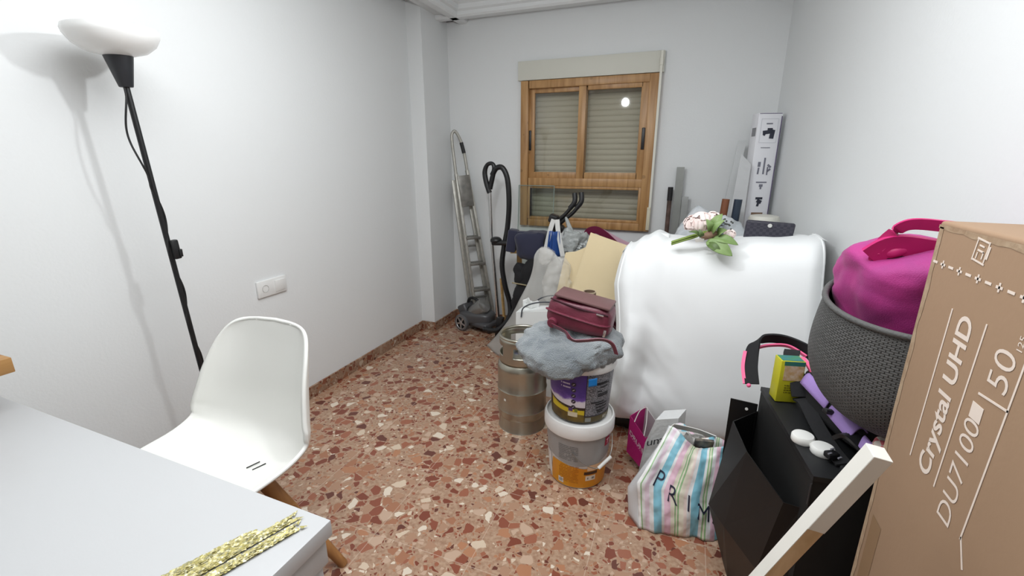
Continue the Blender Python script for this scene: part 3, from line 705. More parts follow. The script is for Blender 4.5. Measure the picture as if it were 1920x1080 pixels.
m = MB(); m.box((KC[0]-.03, KC[1]+.01, .445), (.05, .045, .02), rot=(0, 0, .4), bev=.006); m.build('blue_clip', mat('blue clip', (70, 90, 190), .4), t)
ang = -1.98
m = MB(); m.lathe([(R_+.001, .185), (R_+.001, .198)], KC, 4, a0=ang-.05, a1=ang+.05); m.build('sticker', mat('sticker white', (225, 225, 220), .6), t)

# ------------------------------------------------------------------ paint buckets
BC = V((-.362, 1.802, 0))
def cylmap(c, r0, r1, z0, z1, eps=.0012):
    def f(a, z):
        r = r0+(r1-r0)*(z-z0)/(z1-z0)+eps
        return V((c[0]+r*math.cos(a), c[1]+r*math.sin(a), c[2]+z))
    return f
A0 = math.atan2(-BC.y, -BC.x)                           # facing the viewer
def patch(f, a0, a1, z0, z1, n=24, nv=6): 
    m = MB(); m.grid(lambda u, v: f(a0+(a1-a0)*u, (z0(u) if callable(z0) else z0)*(1-v)+(z1(u) if callable(z1) else z1)*v), n, nv); return m
def textlines(f, a0, a1, z0, z1, rows, seed, h=.4):
    rnd = random.Random(seed); m = MB(); dz = (z1-z0)/rows
    for k in range(rows):
        a = a0
        while a < a1-.01:
            L = rnd.uniform(.012, .06); e = min(a+L, a1)
            if rnd.random() < .86: m.grid(lambda u, v: f(a+(e-a)*u, z1-dz*(k+h*v+.2)), 3, 1)
            a = e+.006
    return m
t = thing('paint_bucket', (BC.x, BC.y, 0), 'lower bucket of the stack, white lid and grey and orange label, on the floor', 'bucket')
b_m = mat('bucket white', (232, 232, 230), .35)
m = MB(); m.lathe([(0, 0), (.121, 0), (.125, .006), (.146, .27), (.146, .29), (0, .29)], BC, 64); m.build('bucket_body', b_m, t)
m = MB(); m.lathe([(.147, .268), (.155, .264), (.157, .27), (.157, .312), (.152, .325), (.146, .327), (.142, .318), (0, .314)], BC, 64); m.build('lid', mat('lid white', (236, 236, 234), .35), t)
f = cylmap(BC, .125, .146, .006, .27)
wav = lambda u: .135+.012*math.sin(u*7+1)
grey_l = mat('label grey', (160, 160, 160), .35)
lab = patch(f, A0-1.55, A0+1.5, wav, .266, 48).build('grey_label', grey_l, t)
f2 = cylmap(BC, .125, .146, .006, .27, .0018)
org = mat('label orange', (216, 134, 22), .35, var=(9, .1, (222, 160, 30)))
def oz(u): return .006+.0*u
def otop(u): return .128 - .018*min(1, max(0, (u-.2)*3)) + (.0 if u > .04 else -.08*(1-u/.04))
o1 = patch(f2, A0-1.02, A0+1.35, .008, otop, 48).build('orange_label', org, t)
patch(f2, A0-1.45, A0-1.02, .03, lambda u: .155-.02*u, 10).build('white_patch', b_m, t)
f3 = cylmap(BC, .125, .146, .006, .27, .0024)
gr = mat('label print grey', (124, 124, 124), .5); orp = mat('label print orange', (180, 104, 16), .5)
textlines(f3, A0-.62, A0+.02, .145, .225, 9, 1).build('small_print', gr, t)
textlines(f3, A0-.62, A0+.06, .03, .122, 11, 2).build('small_print', orp, t)
patch(f3, A0-.66, A0-.46, .018, .046, 4).build('barcode_patch', mat('white print', (232, 230, 224), .5), t)
f4 = cylmap(BC, .125, .146, .006, .27, .003)
mq = MB()
for k in range(6): a = A0-.625+k*.023; mq.grid(lambda u, v: f4(a+.011*u, .024+.016*v), 1, 1)
mq.build('barcode', mat('barcode blue grey', (96, 116, 128), .5), t)
patch(f3, A0+.24, A0+.72, .078, .094, 10).build('black_strip', mat('strip brown', (66, 40, 20), .5), t)
patch(f3, A0+.30, A0+.66, .046, .072, 10).build('white_box', mat('white print2', (232, 222, 206), .5), t)
textlines(f4, A0+.36, A0+.62, .050, .068, 1, 5, .6).build('small_print', gr, t)
patch(f3, A0+.34, A0+1.0, .098, .128, 10).build('peach_patch', mat('peach print', (232, 196, 158), .5), t)
rl = mat('logo red', (158, 36, 62), .5)
patch(f3, A0+.92, A0+1.18, .205, .25, 8).build('logo_badge', rl, t)
mq = MB(); mq.text('T', .036, lambda x, y: f4(A0+.98+x/.143, .213+y), .02); mq.build('logo_letter', mat('logo pink', (236, 200, 208), .5), t)
hp = [f3(A0-.15, .195)+V((0, -.004, 0)), f3(A0+.15, .155)+V((.002, -.012, 0)), f3(A0+.48, .128)+V((.008, -.016, 0)), f3(A0+.66, .127)+V((.016, -.018, 0)), f3(A0+.95, .155)+V((.022, -.012, 0)), f3(A0+1.25, .18)+V((.016, -.006, 0)), f3(A0+1.5, .225)+V((.004, 0, 0))]
m = MB(); m.tube(hp, .0022, 8, smooth=8); hd = m.build('handle', mat('wire grey', (150, 148, 144), .35, .8), t)
m = MB(); m.tube([hp[3]+V((-.004, -.002, -.004)), hp[4]+V((.012, 0, .012))], .0078, 12); m.build('grip', white_m, hd)

UB = V((BC.x-.002, BC.y+.004, .3275))
t = thing('paint_bucket', (UB.x, UB.y, UB.z), 'upper bucket of the stack with purple, white and yellow label under the blanket', 'bucket')
m = MB(); m.lathe([(0, 0), (.121, 0), (.124, .006), (.142, .25), (.142, .262), (.138, .266), (0, .262)], UB, 64); m.build('bucket_body', mat('bucket dark', (44, 40, 40), .4), t)
m = MB(); m.lathe([(.1425, .236), (.148, .234), (.151, .24), (.151, .255), (.148, .268), (.14, .27), (0, .266)], UB, 64); m.build('rim', b_m, t)
f = cylmap(UB, .124, .142, .006, .25); f2 = cylmap(UB, .124, .142, .006, .25, .0018); f3 = cylmap(UB, .124, .142, .006, .25, .0024); f4 = cylmap(UB, .124, .142, .006, .25, .003)
pur, nt, b, o_ = new_mat('label purple clouds')
tc = nt.nodes.new('ShaderNodeTexCoord'); sx = nt.nodes.new('ShaderNodeSeparateXYZ'); nt.links.new(tc.outputs['Object'], sx.inputs[0])
nz = nt.nodes.new('ShaderNodeTexNoise'); nz.inputs['Scale'].default_value = 26; nz.inputs['Detail'].default_value = 5; nt.links.new(tc.outputs['Object'], nz.inputs['Vector'])
hh = math_node(nt, 'MULTIPLY', nz.outputs['Fac'], .075); hh = math_node(nt, 'ADD', hh, sx.outputs[2])
rp = ramp(nt, [(.115, (226, 220, 230)), (.142, (226, 220, 230)), (.155, (112, 80, 170)), (.18, (72, 48, 132))], 'LINEAR'); nt.links.new(hh, rp.inputs[0])
nt.links.new(rp.outputs[0], b.inputs['Base Color']); b.inputs['Roughness'].default_value = .35
patch(f, A0-1.35, A0+.18, lambda u: .075+.03*(1-u)**2, .242, 40, 10).build('purple_label', pur, t)
patch(f2, A0-1.35, A0+.18, lambda u: .062+.03*(1-u)**2, lambda u: .076+.03*(1-u)**2, 30, 2).build('brown_band', mat('band brown', (52, 36, 30), .4), t)
yl = mat('label yellow', (216, 196, 40), .4, var=(14, .2, (204, 176, 40)))
patch(f2, A0-1.1, A0+.16, lambda u: .04+.015*(1-u), lambda u: .063+.03*(1-u)**2, 30, 2).build('yellow_band', yl, t)
ld = mat('label fields', (122, 98, 30), .4, var=(24, .5, (60, 44, 18)))
patch(f2, A0-1.35, A0+.16, .004, lambda u: .042+.014*(1-u), 30, 2).build('field_band', ld, t)
gp_m, nt, b, o_ = new_mat('label fine text')
tc = nt.nodes.new('ShaderNodeTexCoord'); mp = nt.nodes.new('ShaderNodeMapping'); mp.inputs['Scale'].default_value = (150, 150, 420); nt.links.new(tc.outputs['Object'], mp.inputs[0])
nz = nt.nodes.new('ShaderNodeTexNoise'); nz.inputs['Scale'].default_value = 1; nt.links.new(mp.outputs[0], nz.inputs['Vector'])
rp = ramp(nt, [(.42, (70, 70, 76)), (.58, (150, 150, 156))], 'LINEAR'); nt.links.new(nz.outputs['Fac'], rp.inputs[0]); nt.links.new(rp.outputs[0], b.inputs['Base Color']); b.inputs['Roughness'].default_value = .4
patch(f, A0+.19, A0+1.5, .036, .24, 30, 4).build('text_panel', gp_m, t)
rnd = random.Random(3); mq = MB()
for k in range(12):
    z_ = .045+rnd.random()*.17; a = A0+.35+rnd.random()*.3; L = .15+rnd.random()*.4
    mq.grid(lambda u, v: f3(a+(min(L, A0+1.0-a))*u, z_+.006*v), 8, 1)
mq.build('heading_bar', mat('print black', (30, 30, 34), .5), t)
mq = MB(); mq.grid(lambda u, v: f3(A0+1.0+.008*u, .036+.2*v), 1, 6); mq.grid(lambda u, v: f3(A0+.185+.014*u, .03+.206*v), 1, 6); mq.grid(lambda u, v: f3(A0+.185+1.2*u, .032+.005*v), 20, 1)
mq.build('panel_rule', mat('print mid', (58, 54, 64), .5), t)
patch(f2, A0+.17, A0+1.5, .004, .032, 24, 2).build('bottom_band', mat('label ochre', (96, 82, 40), .4, var=(20, .4)), t)
patch(f3, A0+.20, A0+.40, .008, .028, 6, 2).build('grey_square', mat('print grey', (140, 142, 136), .5), t)
mq = MB(); mq.text('10 L  e', .020, lambda x, y: f4(A0+.86+x/.128, .011+y), .02); mq.build('volume_mark', mat('print white', (226, 222, 210), .5), t)
dark = mat('icon dark', (48, 40, 52), .5)
for k in range(5):
    m = MB(); c_ = (A0-.20+.012*k*0, .185-.027*k)
    n = 18; vs = [m.bm.verts.new(f3(c_[0]+.0095*math.cos(q*2*PI/n)/.13, c_[1]+.0095*math.sin(q*2*PI/n))) for q in range(n)]; m.face(vs); ic = m.build('icon_dot', dark, t)
    m = MB(); m.grid(lambda u, v: f4(c_[0]-.03+.06*u, c_[1]-.0016+.0032*v+.006*(u-.5)), 4, 1); m.build('icon_mark', mat('icon light', (196, 186, 206), .5), ic)
textlines(f3, A0-.62, A0-.30, .158, .192, 2, 9).build('white_print', mat('print lilac', (206, 196, 222), .5), t)
patch(f3, A0-.36, A0-.22, .056, .072, 4).build('purple_mark', mat('mark purple', (84, 58, 120), .5), t)
patch(f3, A0-.16, A0-.06, .054, .070, 4).build('green_mark', mat('mark green', (120, 130, 40), .5), t)
patch(f3, A0-.38, A0-.06, .030, .052, 6).build('white_sticker', mat('sticker pale', (214, 204, 176), .5), t)
mq = MB(); mq.tube([f3(A0-1.15, .205), f3(A0-.9, .213)+V((-.004, -.01, 0)), f3(A0-.7, .225)+V((0, -.01, 0))], .002, 8, smooth=5); mq.build('handle_wire', white_m, t)
mq = MB(); mq.blob(f3(A0-1.22, .200)+V((-.008, -.004, 0)), (.012, .01, .008)); mq.build('handle_hub', white_m, t)

# ------------------------------------------------------------------ blue bag scraps, blanket, handbag on top
t = thing('blue_bag', (UB.x, UB.y, .595), 'bright blue plastic bag trapped under the blanket on the bucket', 'bag')
bl = mat('bright blue film', (24, 128, 208), .35)
fo = cylmap((UB.x, UB.y, 0), .158, .158, 0, 1, .003)
m = MB(); m.grid(lambda u, v: fo(A0-1.52+.45*u, .545-.04*v+.014*u*v-.02*u), 8, 5); m.build('left_flap', bl, t, mods=(('solid', .003),))
m = MB(); m.grid(lambda u, v: fo(A0+.20+.22*u, .552-.034*v+.004*u), 8, 5); m.build('right_flap', bl, t, mods=(('solid', .003),))
m = MB(); m.lathe([(0, 0), (.130, .0), (.150, -.003)], (UB.x, UB.y, .601), 40, a0=A0-1.5, a1=A0+.56); m.build('bag_top', bl, t, mods=(('solid', .002),))
blk = mat('fluffy blanket', (150, 157, 160), .95, sheen=.6, var=(9, .2, (112, 122, 130)), bump=(240, 1., .01))
def bl_sq(q):
    # sag in front and at the left
    d = max(0, -q.z-.015)
    q.z += -.075*max(0, -q.y/.17)*max(0, 1-abs(q.x-.025)/.21) - .02*max(0, -q.x/.2)
    return q
m = MB(); m.blob((-.418, 1.785, .652), (.205, .165, .080), .78, 110, 60, amp=.036, fr=8, seed=7, sq=bl_sq)
tag(m.build('blanket', blk, angle=3), 'fluffy grey blue blanket heaped on the upper bucket under the handbag', 'blanket')
# handbag
t = thing('handbag', (-.372, 1.80, .72), 'burgundy leather handbag lying on the grey blanket', 'handbag')
hb = mat('burgundy leather', (112, 44, 62), .42, bump=(120, .35, .004), var=(12, .25))
hbd = mat('burgundy dark', (84, 30, 46), .45, bump=(120, .3, .004))
hr = (0, .16, -.05); HR = Euler(hr).to_matrix(); HC = V((-.372, 1.795, .782))
def hbp(x, y, z): return HC + HR @ V((x, y, z))
m = MB(); m.blob(HC, (.138, .082, .066), .42, 56, 32, rot=hr, amp=.006, fr=8, sq=lambda q: V((q.x*(1-.4*max(0, q.z)), q.y*(1-1.2*max(0, q.z)), q.z+.006*math.sin(q.x*20)))); m.build('bag_body', hb, t)
m = MB(); m.tube([hbp(-.138, -.055, .0), hbp(-.10, -.078, .004), hbp(.0, -.083, .002), hbp(.10, -.078, .0), hbp(.134, -.05, .0)], .0065, 8, smooth=6, flat=.7); m.build('piping', hb, t)
m = MB(); m.box(hbp(.004, -.004, .071), (.236, .128, .012), HR, bev=.005); m.build('top_panel', mat('handbag top taupe', (108, 78, 78), .5, bump=(140, .3, .003)), t)
m = MB(); m.tube([hbp(-.125, -.066, .052), hbp(0, -.076, .046), hbp(.12, -.064, .046)], .004, 8, smooth=5); m.build('zip', mat('zip dark', (60, 16, 32), .5), t)
m = MB(); m.box(hbp(.09, -.079, .044), (.030, .006, .007), HR, bev=.002); m.box(hbp(.122, -.07, -.03), (.010, .008, .03), HR, bev=.002); m.build('zip_pull', mat('pull silver', (210, 205, 205), .25, .9), t)
m = MB(); m.lathe([(0, .02), (.018, .02), (.022, .012), (.022, -.01), (0, -.01)], hbp(-.095, -.075, -.045), 20, HR @ Euler((PI/2, 0, 0)).to_matrix()); m.build('strap_roll', hb, t)
m = MB(); m.ribbon([hbp(-.09, -.095, -.05), (-.405, 1.64, .752), (-.378, 1.605, .745), (-.352, 1.598, .736), (-.31, 1.597, .743), (-.25, 1.60, .755), (-.212, 1.603, .742), (-.194, 1.61, .70)], .018, [(0, -.5, 1), (0, -.6, 1), (.6, -.5, .6), (0, -.8, 1), (0, -.8, 1), (0, -.8, 1), (.5, -.5, .6), (.6, -.6, .3)], .004, 8); m.build('strap', hb, t)

# ------------------------------------------------------------------ mattress under a white cover
sheet_m = mat('white cover cloth', (238, 240, 240), .75, spec=.25, bump=(350, .08, .002), sheen=.1)
t = thing('covered_mattress', (.15, 2.35, 0), 'large upright mattress wrapped in a creased white cloth cover', 'mattress')
ZT = [(-.32, .93), (-.25, .985), (-.19, 1.025), (-.125, 1.058), (-.06, 1.035), (.05, 1.028), (.2, 1.038), (.4, 1.055), (.58, 1.075), (.66, 1.07)]
def ztop(x):
    for (a, za), (b_, zb) in zip(ZT, ZT[1:]):
        if x <= b_:
            f_ = max(0, (x-a)/(b_-a)); f_ = f_*f_*(3-2*f_); return za*(1-f_)+zb*f_
    return ZT[-1][1]
prof_s = [(2.78, .12, 0), (2.78, .5, 0), (2.76, .88, 0), (2.66, .97, 1), (2.48, .995, 1), (2.33, 1., 1), (2.25, .985, 1), (2.19, .93, .9), (2.155, .82, .8), (2.135, .66, .65), (2.12, .48, .45), (2.105, .33, .3), (2.10, .22, .15), (2.12, .12, 0), (2.20, .09, 0)]
def hull(x0, x1, wr, seed):
    def f_(u, v):
        y, zf, k = cr(prof_s, v)
        zr = zf*1.05
        # front hem is higher at the left and sags at the middle
        xl = -.300 - .02*math.sin(zf*7+1) + .03*max(0, zf-.85)/.15
        xr_ = .615 + .02*math.sin(zf*5)
        s_ = (u-.5)*2; e = math.copysign(1-(1-abs(s_))**1.6, s_)
        x = (xl+xr_)/2 + (xr_-xl)/2*e
        rnd_ = max(0, abs(e)-.80)/.20
        zt = ztop(x); z = zf*zt if zf > .55 else zf*(zt*(.55)+.45*1.0)/1.0
        if zf > .55: pass
        else: z = zf*zt
        y2 = y + (.13*rnd_**2.2 if y < 2.45 else -.13*rnd_**2.2)
        if zf < .3: z += .05*max(0, (-x-.02))*(1-zf/.3)*1.6 - .015*math.sin(x*9)*(1-zf/.3)
        p = V((x, y2, z))
        a = wr*(.55+.8*(1-zf))
        cl = math.exp(-((x+.17)/.16)**2-((zf-.42)/.28)**2)
        w = ns((x*2.2+seed, zf*1.2, y), 1, 2)*.8 + .30*ns((x*5+zf*2+seed, zf*1.8, 3), 1, 2) + cl*.9*ns((x*9+zf*5, zf*6, 1), 1, 2)
        dd = V((0, -1, .15)) if zf < .9 else V((0, -.3, 1))
        if y > 2.5: a *= .5
        # a heavier fold low on the left
        fold = .05*math.exp(-((x+.20)/.06)**2)*math.exp(-((zf-.42)/.20)**2) - .05*math.exp(-((x+.13)/.05)**2)*math.exp(-((zf-.34)/.16)**2)
        return p + dd*(a*w+fold)
    return f_
m = MB(); hf = hull(-.3, .6, .022, 2.); m.grid(hf, 110, 110)
for side in (0, 1): pass
cv = m.build('cloth_cover', sheet_m, t, angle=3.)
for s_ in (.09, .925):
    m = MB(); m.tube([hf(s_, v)+V((0, -.002, .001)) for v in [.30+.012*i for i in range(44)]], .0042, 8, cap=True); m.build('cover_seam', sheet_m, t)
m = MB(); m.prism([(-.24, 2.30), (.57, 2.30), (.57, 2.66), (-.24, 2.66)], 2, .03, .80); m.build('mattress_core', mat('ticking', (214, 214, 210), .8), t)
def flap(u, v): return V((-.20+.13*u, 2.34+.10*v, 1.022+.045*math.sin(u*PI)*v+.02*v*u))
m = MB(); m.grid(lambda u, v: V((-.215+.15*u, 2.36+.03*math.sin(u*6)+.06*v, .98+.05*u+v*(.045-.07*abs(u-.62)))), 14, 8); m.build('cover_corner', sheet_m, t, mods=(('solid', .003),))

# ------------------------------------------------------------------ artificial peony bouquet lying on the cover
t = thing('peony_bouquet', (.10, 2.26, 1.03), 'pale pink artificial peonies with green leaves lying on the white cover', 'flowers')
stem_m = mat('stem green', (116, 138, 58), .5); leaf_m = mat('leaf green', (112, 140, 78), .5, var=(14, .25, (136, 160, 102)), bump=(40, .2, .003)); leafd = mat('leaf dark', (88, 112, 58), .5, var=(14, .25))
petal_m = mat('petal pink', (248, 236, 232), .7, var=(20, .08, (244, 220, 214)))
BZ = 1.052
for k in range(6):
    m = MB(); dy = (k % 3-1)*.009; dz = (k//3)*.009
    m.tube([(-.050, 2.185+dy, BZ-.018+dz), (.0, 2.19+dy*.8, BZ+.002+dz), (.055, 2.20+dy*.3, BZ+.022+dz), (.085+.01*k, 2.22+dy, BZ+.045)], .0045, 8, smooth=4); m.build('stem', stem_m, t)
def leaf(base, tip, w, up=(0, -.6, .8), mm=None, bend=.02):
    base, tip = V(base), V(tip); d = tip-base; s_ = d.cross(V(up)).normalized(); nn = s_.cross(d).normalized()
    m = MB()
    def g(u, v):
        e = math.sin(PI*min(1, v*.94+.06))**.75*(1-.25*v); x = (u-.5)*2
        return base+d*v+s_*x*w*e+nn*(bend*math.sin(v*PI)-.25*w*(1-abs(x))*e)
    m.grid(g, 8, 14); return m.build('leaf', mm or leaf_m, t, mods=(('solid', .0015),))
leaf((.115, 2.19, BZ+.055), (.150, 2.20, BZ+.128), .024)
leaf((.105, 2.18, BZ+.05), (.085, 2.17, BZ+.105), .020)
leaf((.115, 2.18, BZ+.04), (.160, 2.17, BZ+.105), .017)
leaf((.10, 2.17, BZ+.01), (.205, 2.13, BZ-.045), .036, (0, -.8, .5))
leaf((.12, 2.18, BZ+.02), (.225, 2.16, BZ+.0), .026, (0, -.7, .7))
leaf((.14, 2.19, BZ+.03), (.175, 2.18, BZ+.06), .022)
leaf((.07, 2.18, BZ+.02), (.018, 2.17, BZ+.045), .011, (0, -.6, .8), leafd)
leaf((.075, 2.175, BZ+.025), (.06, 2.16, BZ+.062), .012, (0, -.8, .3), leafd)
leaf((.10, 2.165, BZ+.0), (.16, 2.13, BZ-.04), .02, (0, -.8, .5), leafd)
def peony(c, r, seed):
    m = MB(); rn = random.Random(seed); c = V(c)
    for k in range(54):
        th = rn.uniform(0, 2*PI); ph = math.acos(rn.uniform(-.4, 1)); nn = V((math.sin(ph)*math.cos(th), math.sin(ph)*math.sin(th), math.cos(ph)))
        a = nn.cross(V((0, 0, 1)) if abs(nn.z) < .9 else V((1, 0, 0))).normalized(); b_ = nn.cross(a); rr = r*rn.uniform(.55, 1.)
        def g(u, v):
            x, y = (u-.5)*2, (v-.5)*2; q = max(0, 1-.18*x*x-.18*y*y)
            return c+nn*rr*(q+.05*math.sin(7*x+k))+(a*x+b_*y*(1-.2*x*x))*r*.36+nn*r*.12*(x*x+y*y)
        m.grid(g, 6, 6)
    m.blob(c, (r*.6, r*.6, r*.6)); return m.build('flower', petal_m, t)
peony((.068, 2.27, BZ+.074), .055, 1); peony((.035, 2.30, BZ+.062), .045, 2); peony((.115, 2.29, BZ+.09), .04, 5); peony((.190, 2.22, BZ+.034), .026, 3)
m = MB()
for k in range(22):
    rn = random.Random(k); m.blob((.165+rn.uniform(-.035, .035), 2.25+rn.uniform(-.02, .02), BZ+.075+rn.uniform(-.025, .025)), (.0045, .0045, .0045), 1, 8, 6)
m.build('seed_heads', mat('seed dark', (70, 74, 70), .6), t)
m = MB(); m.ribbon([(.05, 2.168, BZ+.008), (.068, 2.165, BZ+.012), (.085, 2.168, BZ+.01)], .016, (0, -.3, 1), .003); m.build('tie', mat('tie white', (226, 224, 216), .6), t)
m = MB(); m.tube([(.075, 2.19, BZ+.015), (.11, 2.19, BZ+.035), (.135, 2.20, BZ+.04)], [.01, .02, .012], 10, smooth=4); m.build('dry_calyx', mat('calyx brown', (140, 112, 92), .7), t)

# ------------------------------------------------------------------ clutch, printed grey bag, pot lid behind the cover
t = thing('clutch_wallet', (.385, 2.64, 1.0), 'dark checked clutch standing behind the white cover, by the wall', 'clutch')
ck, nt, b, o_ = new_mat('dark check canvas')
tc = nt.nodes.new('ShaderNodeTexCoord'); cb = nt.nodes.new('ShaderNodeTexChecker'); cb.inputs['Scale'].default_value = 70; cb.inputs[1].default_value = (*lin((44, 44, 56)), 1); cb.inputs[2].default_value = (*lin((60, 58, 68)), 1)
nt.links.new(tc.outputs['Object'], cb.inputs['Vector']); nt.links.new(cb.outputs[0], b.inputs['Base Color']); b.inputs['Roughness'].default_value = .5
ctr = (.384, 2.50, 1.055)
m = MB(); m.box(ctr, (.212, .025, .135), rot=(.12, .045, 0), bev=.010, seg=3); m.build('clutch_body', ck, t)
m = MB(); m.lathe([(0, .004), (.008, .004), (.010, 0), (0, -.002)], V(ctr)+V((.0, -.0185, .048)), 18, (PI/2, 0, 0)); m.build('snap', mat('snap white', (205, 205, 200), .4), t)
t = thing('printed_grey_bag', (.13, 2.86, .0), 'pale grey cloth bag with leaf print heaped behind the flowers', 'bag')
pgb = mat('grey cloth', (200, 202, 204), .8, var=(13, .15, (176, 182, 186)), bump=(20, .4, .02))
m = MB(); m.blob((.135, 2.905, .62), (.265, .085, .50), .75, 70, 50, amp=.05, fr=6, seed=1, sq=lambda q: V((q.x, q.y, q.z-.45*q.x*q.x))); m.build('bag_body', pgb, t, angle=3)
m = MB()
for k in range(9):
    rn = random.Random(k+40); leafc = V((.12+.04*(k % 3)+rn.uniform(-.02, .02), 2.815, 1.0+.03*(k//3)))
    m.blob(leafc, (.014, .03, .006), 1, 10, 6, rot=(0, rn.uniform(-1, 1), 0))
m.build('leaf_print', mat('print leaves', (120, 132, 138), .8), t)
t = thing('lidded_tub', (.40, 2.93, .0), 'cream lidded tub at the foot of the tall white box', 'tub')
m = MB(); m.lathe([(0, 0), (.062, 0), (.075, 1.06), (0, 1.06)], (.43, 3.02, 0), 40); m.build('tub_body', mat('tub grey', (190, 190, 184), .5), t)
m = MB(); m.lathe([(.072, 1.055), (.082, 1.055), (.083, 1.08), (.076, 1.095), (.05, 1.10), (0, 1.10)], (.43, 3.02, 0), 40); m.build('lid', mat('tub lid', (214, 212, 202), .5), t)

# ------------------------------------------------------------------ tall white box, back right corner
t = thing('appliance_box', (.359, 3.30, 0), 'tall narrow white cardboard box with appliance pictures in the back right corner', 'box')
bw = mat('box white', (228, 228, 232), .45); bs = mat('box grey side', (196, 196, 198), .5)
bx0, bx1, by0, by1, bz = .359, .497, 3.30, 3.40, 1.69
m = MB(); m.box(((bx0+bx1)/2, (by0+by1)/2, bz/2), (bx1-bx0, by1-by0, bz), bev=.002); m.build('carton', bw, t)
pd = mat('print dark', (46, 48, 62), .5); pg = mat('print grey2', (120, 120, 132), .5); pbz = mat('print bronze', (128, 104, 84), .5); pmv = mat('print maroon', (96, 50, 66), .5)
ypf = by0-.0015
def bxr(x, z, w, h, r=0.): 
    return (V(((bx0+x*.138), ypf, z)), (w, .001, h), (0, r, 0))
def marks(name, lst, mm):
    m = MB()
    for x, z, w, h, r in lst: m.box(*bxr(x, z, w, h, r)[:2], rot=(0, r, 0))
    m.build(name, mm, t, smooth=False)
marks('picture_frame_line', [(.5, 1.655, .098, .002, 0), (.5, 1.515, .098, .002, 0), (.145, 1.585, .002, .14, 0), (.855, 1.585, .002, .14, 0)], mat('print pale', (206, 208, 214), .5))
marks('caption', [(.5, 1.627, .036, .007, 0), (.46, 1.485, .055, .004, 0)], pg)
marks('hand_unit_picture', [(.48, 1.578, .062, .022, -.12), (.66, 1.565, .026, .052, .1), (.33, 1.565, .014, .016, .5), (.55, 1.595, .03, .012, 0)], pd)
marks('nozzle_pictures', [(.30, 1.385, .016, .03, 0), (.29, 1.345, .010, .04, .05), (.52, 1.375, .010, .10, 0), (.74, 1.375, .026, .012, .7), (.74, 1.35, .024, .012, -.7), (.68, 1.345, .008, .05, 0)], pg)
marks('brush_picture', [(.5, 1.275, .064, .008, 0), (.5, 1.255, .022, .016, 0), (.5, 1.24, .010, .016, 0)], pg)
marks('bracket_picture', [(.5, 1.175, .042, .014, 0), (.52, 1.155, .030, .022, .4), (.48, 1.135, .014, .022, .2)], pd)
marks('floor_head_picture', [(.5, 1.075, .070, .020, 0), (.5, 1.045, .014, .04, 0), (.5, .975, .008, .012, 0)], pbz)
marks('tube_picture', [(.5, .82, .010, .24, 0)], pmv)
m = MB(); m.box((bx1-.003, ypf, 1.32), (.005, .001, .70)); m.box((bx1-.003, ypf, .80), (.006, .001, .42)); m.box(((bx0+bx1)/2, ypf, bz-.004), (.13, .001, .003)); m.build('edge_stripe', mat('stripe purple', (92, 78, 112), .5), t, smooth=False)
m = MB(); m.box((bx0-.001, 3.345, 1.58), (.001, .06, .05)); m.build('side_print', mat('side print', (130, 130, 134), .5), t, smooth=False)

t.rotation_euler.z = .25
# boards and tubes between the flowers and the box
grm = mat('grey laminate', (196, 198, 198), .5, var=(6, .06))
m = MB(); m.bar((.135, 3.28, .0), (.285, 3.46, 1.56), .05, .016, up=(1, 0, 0)); 
m.bm.clear(); m.uv = m.bm.loops.layers.uv.verify()
m.quad([(.12, 3.25, .0), (.175, 3.25, .0), (.322, 3.45, 1.535), (.275, 3.45, 1.535)]); tag(m.build('grey_plank', grm, smooth=False, mods=(('solid', .014),)), 'long pale grey plank leaning left of the tall white box', 'plank')
m = MB(); m.quad([(.20, 3.20, .0), (.34, 3.20, .0), (.348, 3.262, 1.385), (.285, 3.262, 1.45)]); tag(m.build('packing_panel', see_through('packing grey', (204, 205, 206), .93, .5, bump=(9, .5, .02)), smooth=False, mods=(('solid', .006),)), 'pale grey packing panel with a slanted top leaning on the tall white box', 'panel')
m = MB(); m.tube([(.16, 3.06, 0), (.218, 3.07, 1.182)], .0215, 20); tag(m.build('brown_tube', mat('brown tube', (128, 78, 50), .5)), 'brown tube end leaning behind the flowers', 'tube')
m = MB(); m.tube([(.235, 3.06, 0), (.286, 3.07, 1.182)], .023, 20); tag(m.build('navy_tube', mat('navy tube', (44, 56, 72), .35)), 'dark navy tube end leaning right of the brown tube', 'tube')
# left of them, against the back wall
t = thing('umbrella_pole', (-.122, 3.50, 0), 'dark brown mottled pole with a black cap right of the window', 'pole')
m = MB(); m.tube([(-.122, 3.50, 0), (-.122, 3.50, 1.14)], .0155, 16); m.build('pole', mat('mottled brown', (106, 84, 76), .5, var=(30, .5, (70, 54, 48))), t)
m = MB(); m.tube([(-.122, 3.50, 1.13), (-.122, 3.50, 1.225)], .018, 16); m.build('cap', black_m, t)
m = MB(); m.box((-.07, 3.515, .682), (.052, .02, 1.364), rot=(0, .004, 0)); tag(m.build('metal_strip', mat('grey metal strip', (158, 160, 156), .4, .5, var=(8, .2))), 'tall grey metal strip standing right of the dark pole', 'metal strip')
m = MB(); m.box((-.022, 3.512, .58), (.044, .018, 1.16), rot=(0, .01, 0)); tag(m.build('metal_strip', mat('pale metal strip', (178, 180, 178), .4, .5, var=(8, .2))), 'shorter pale grey metal strip, right of the tall one', 'metal strip')

# ------------------------------------------------------------------ things on the floor in front
m = MB(); m.bar((-.34, 2.27, .035), (.12, 2.22, .035), .05, .05, bev=.008); tag(m.build('black_bar', blackmetal_m), 'black metal bar on the floor under the white cover', 'bar')
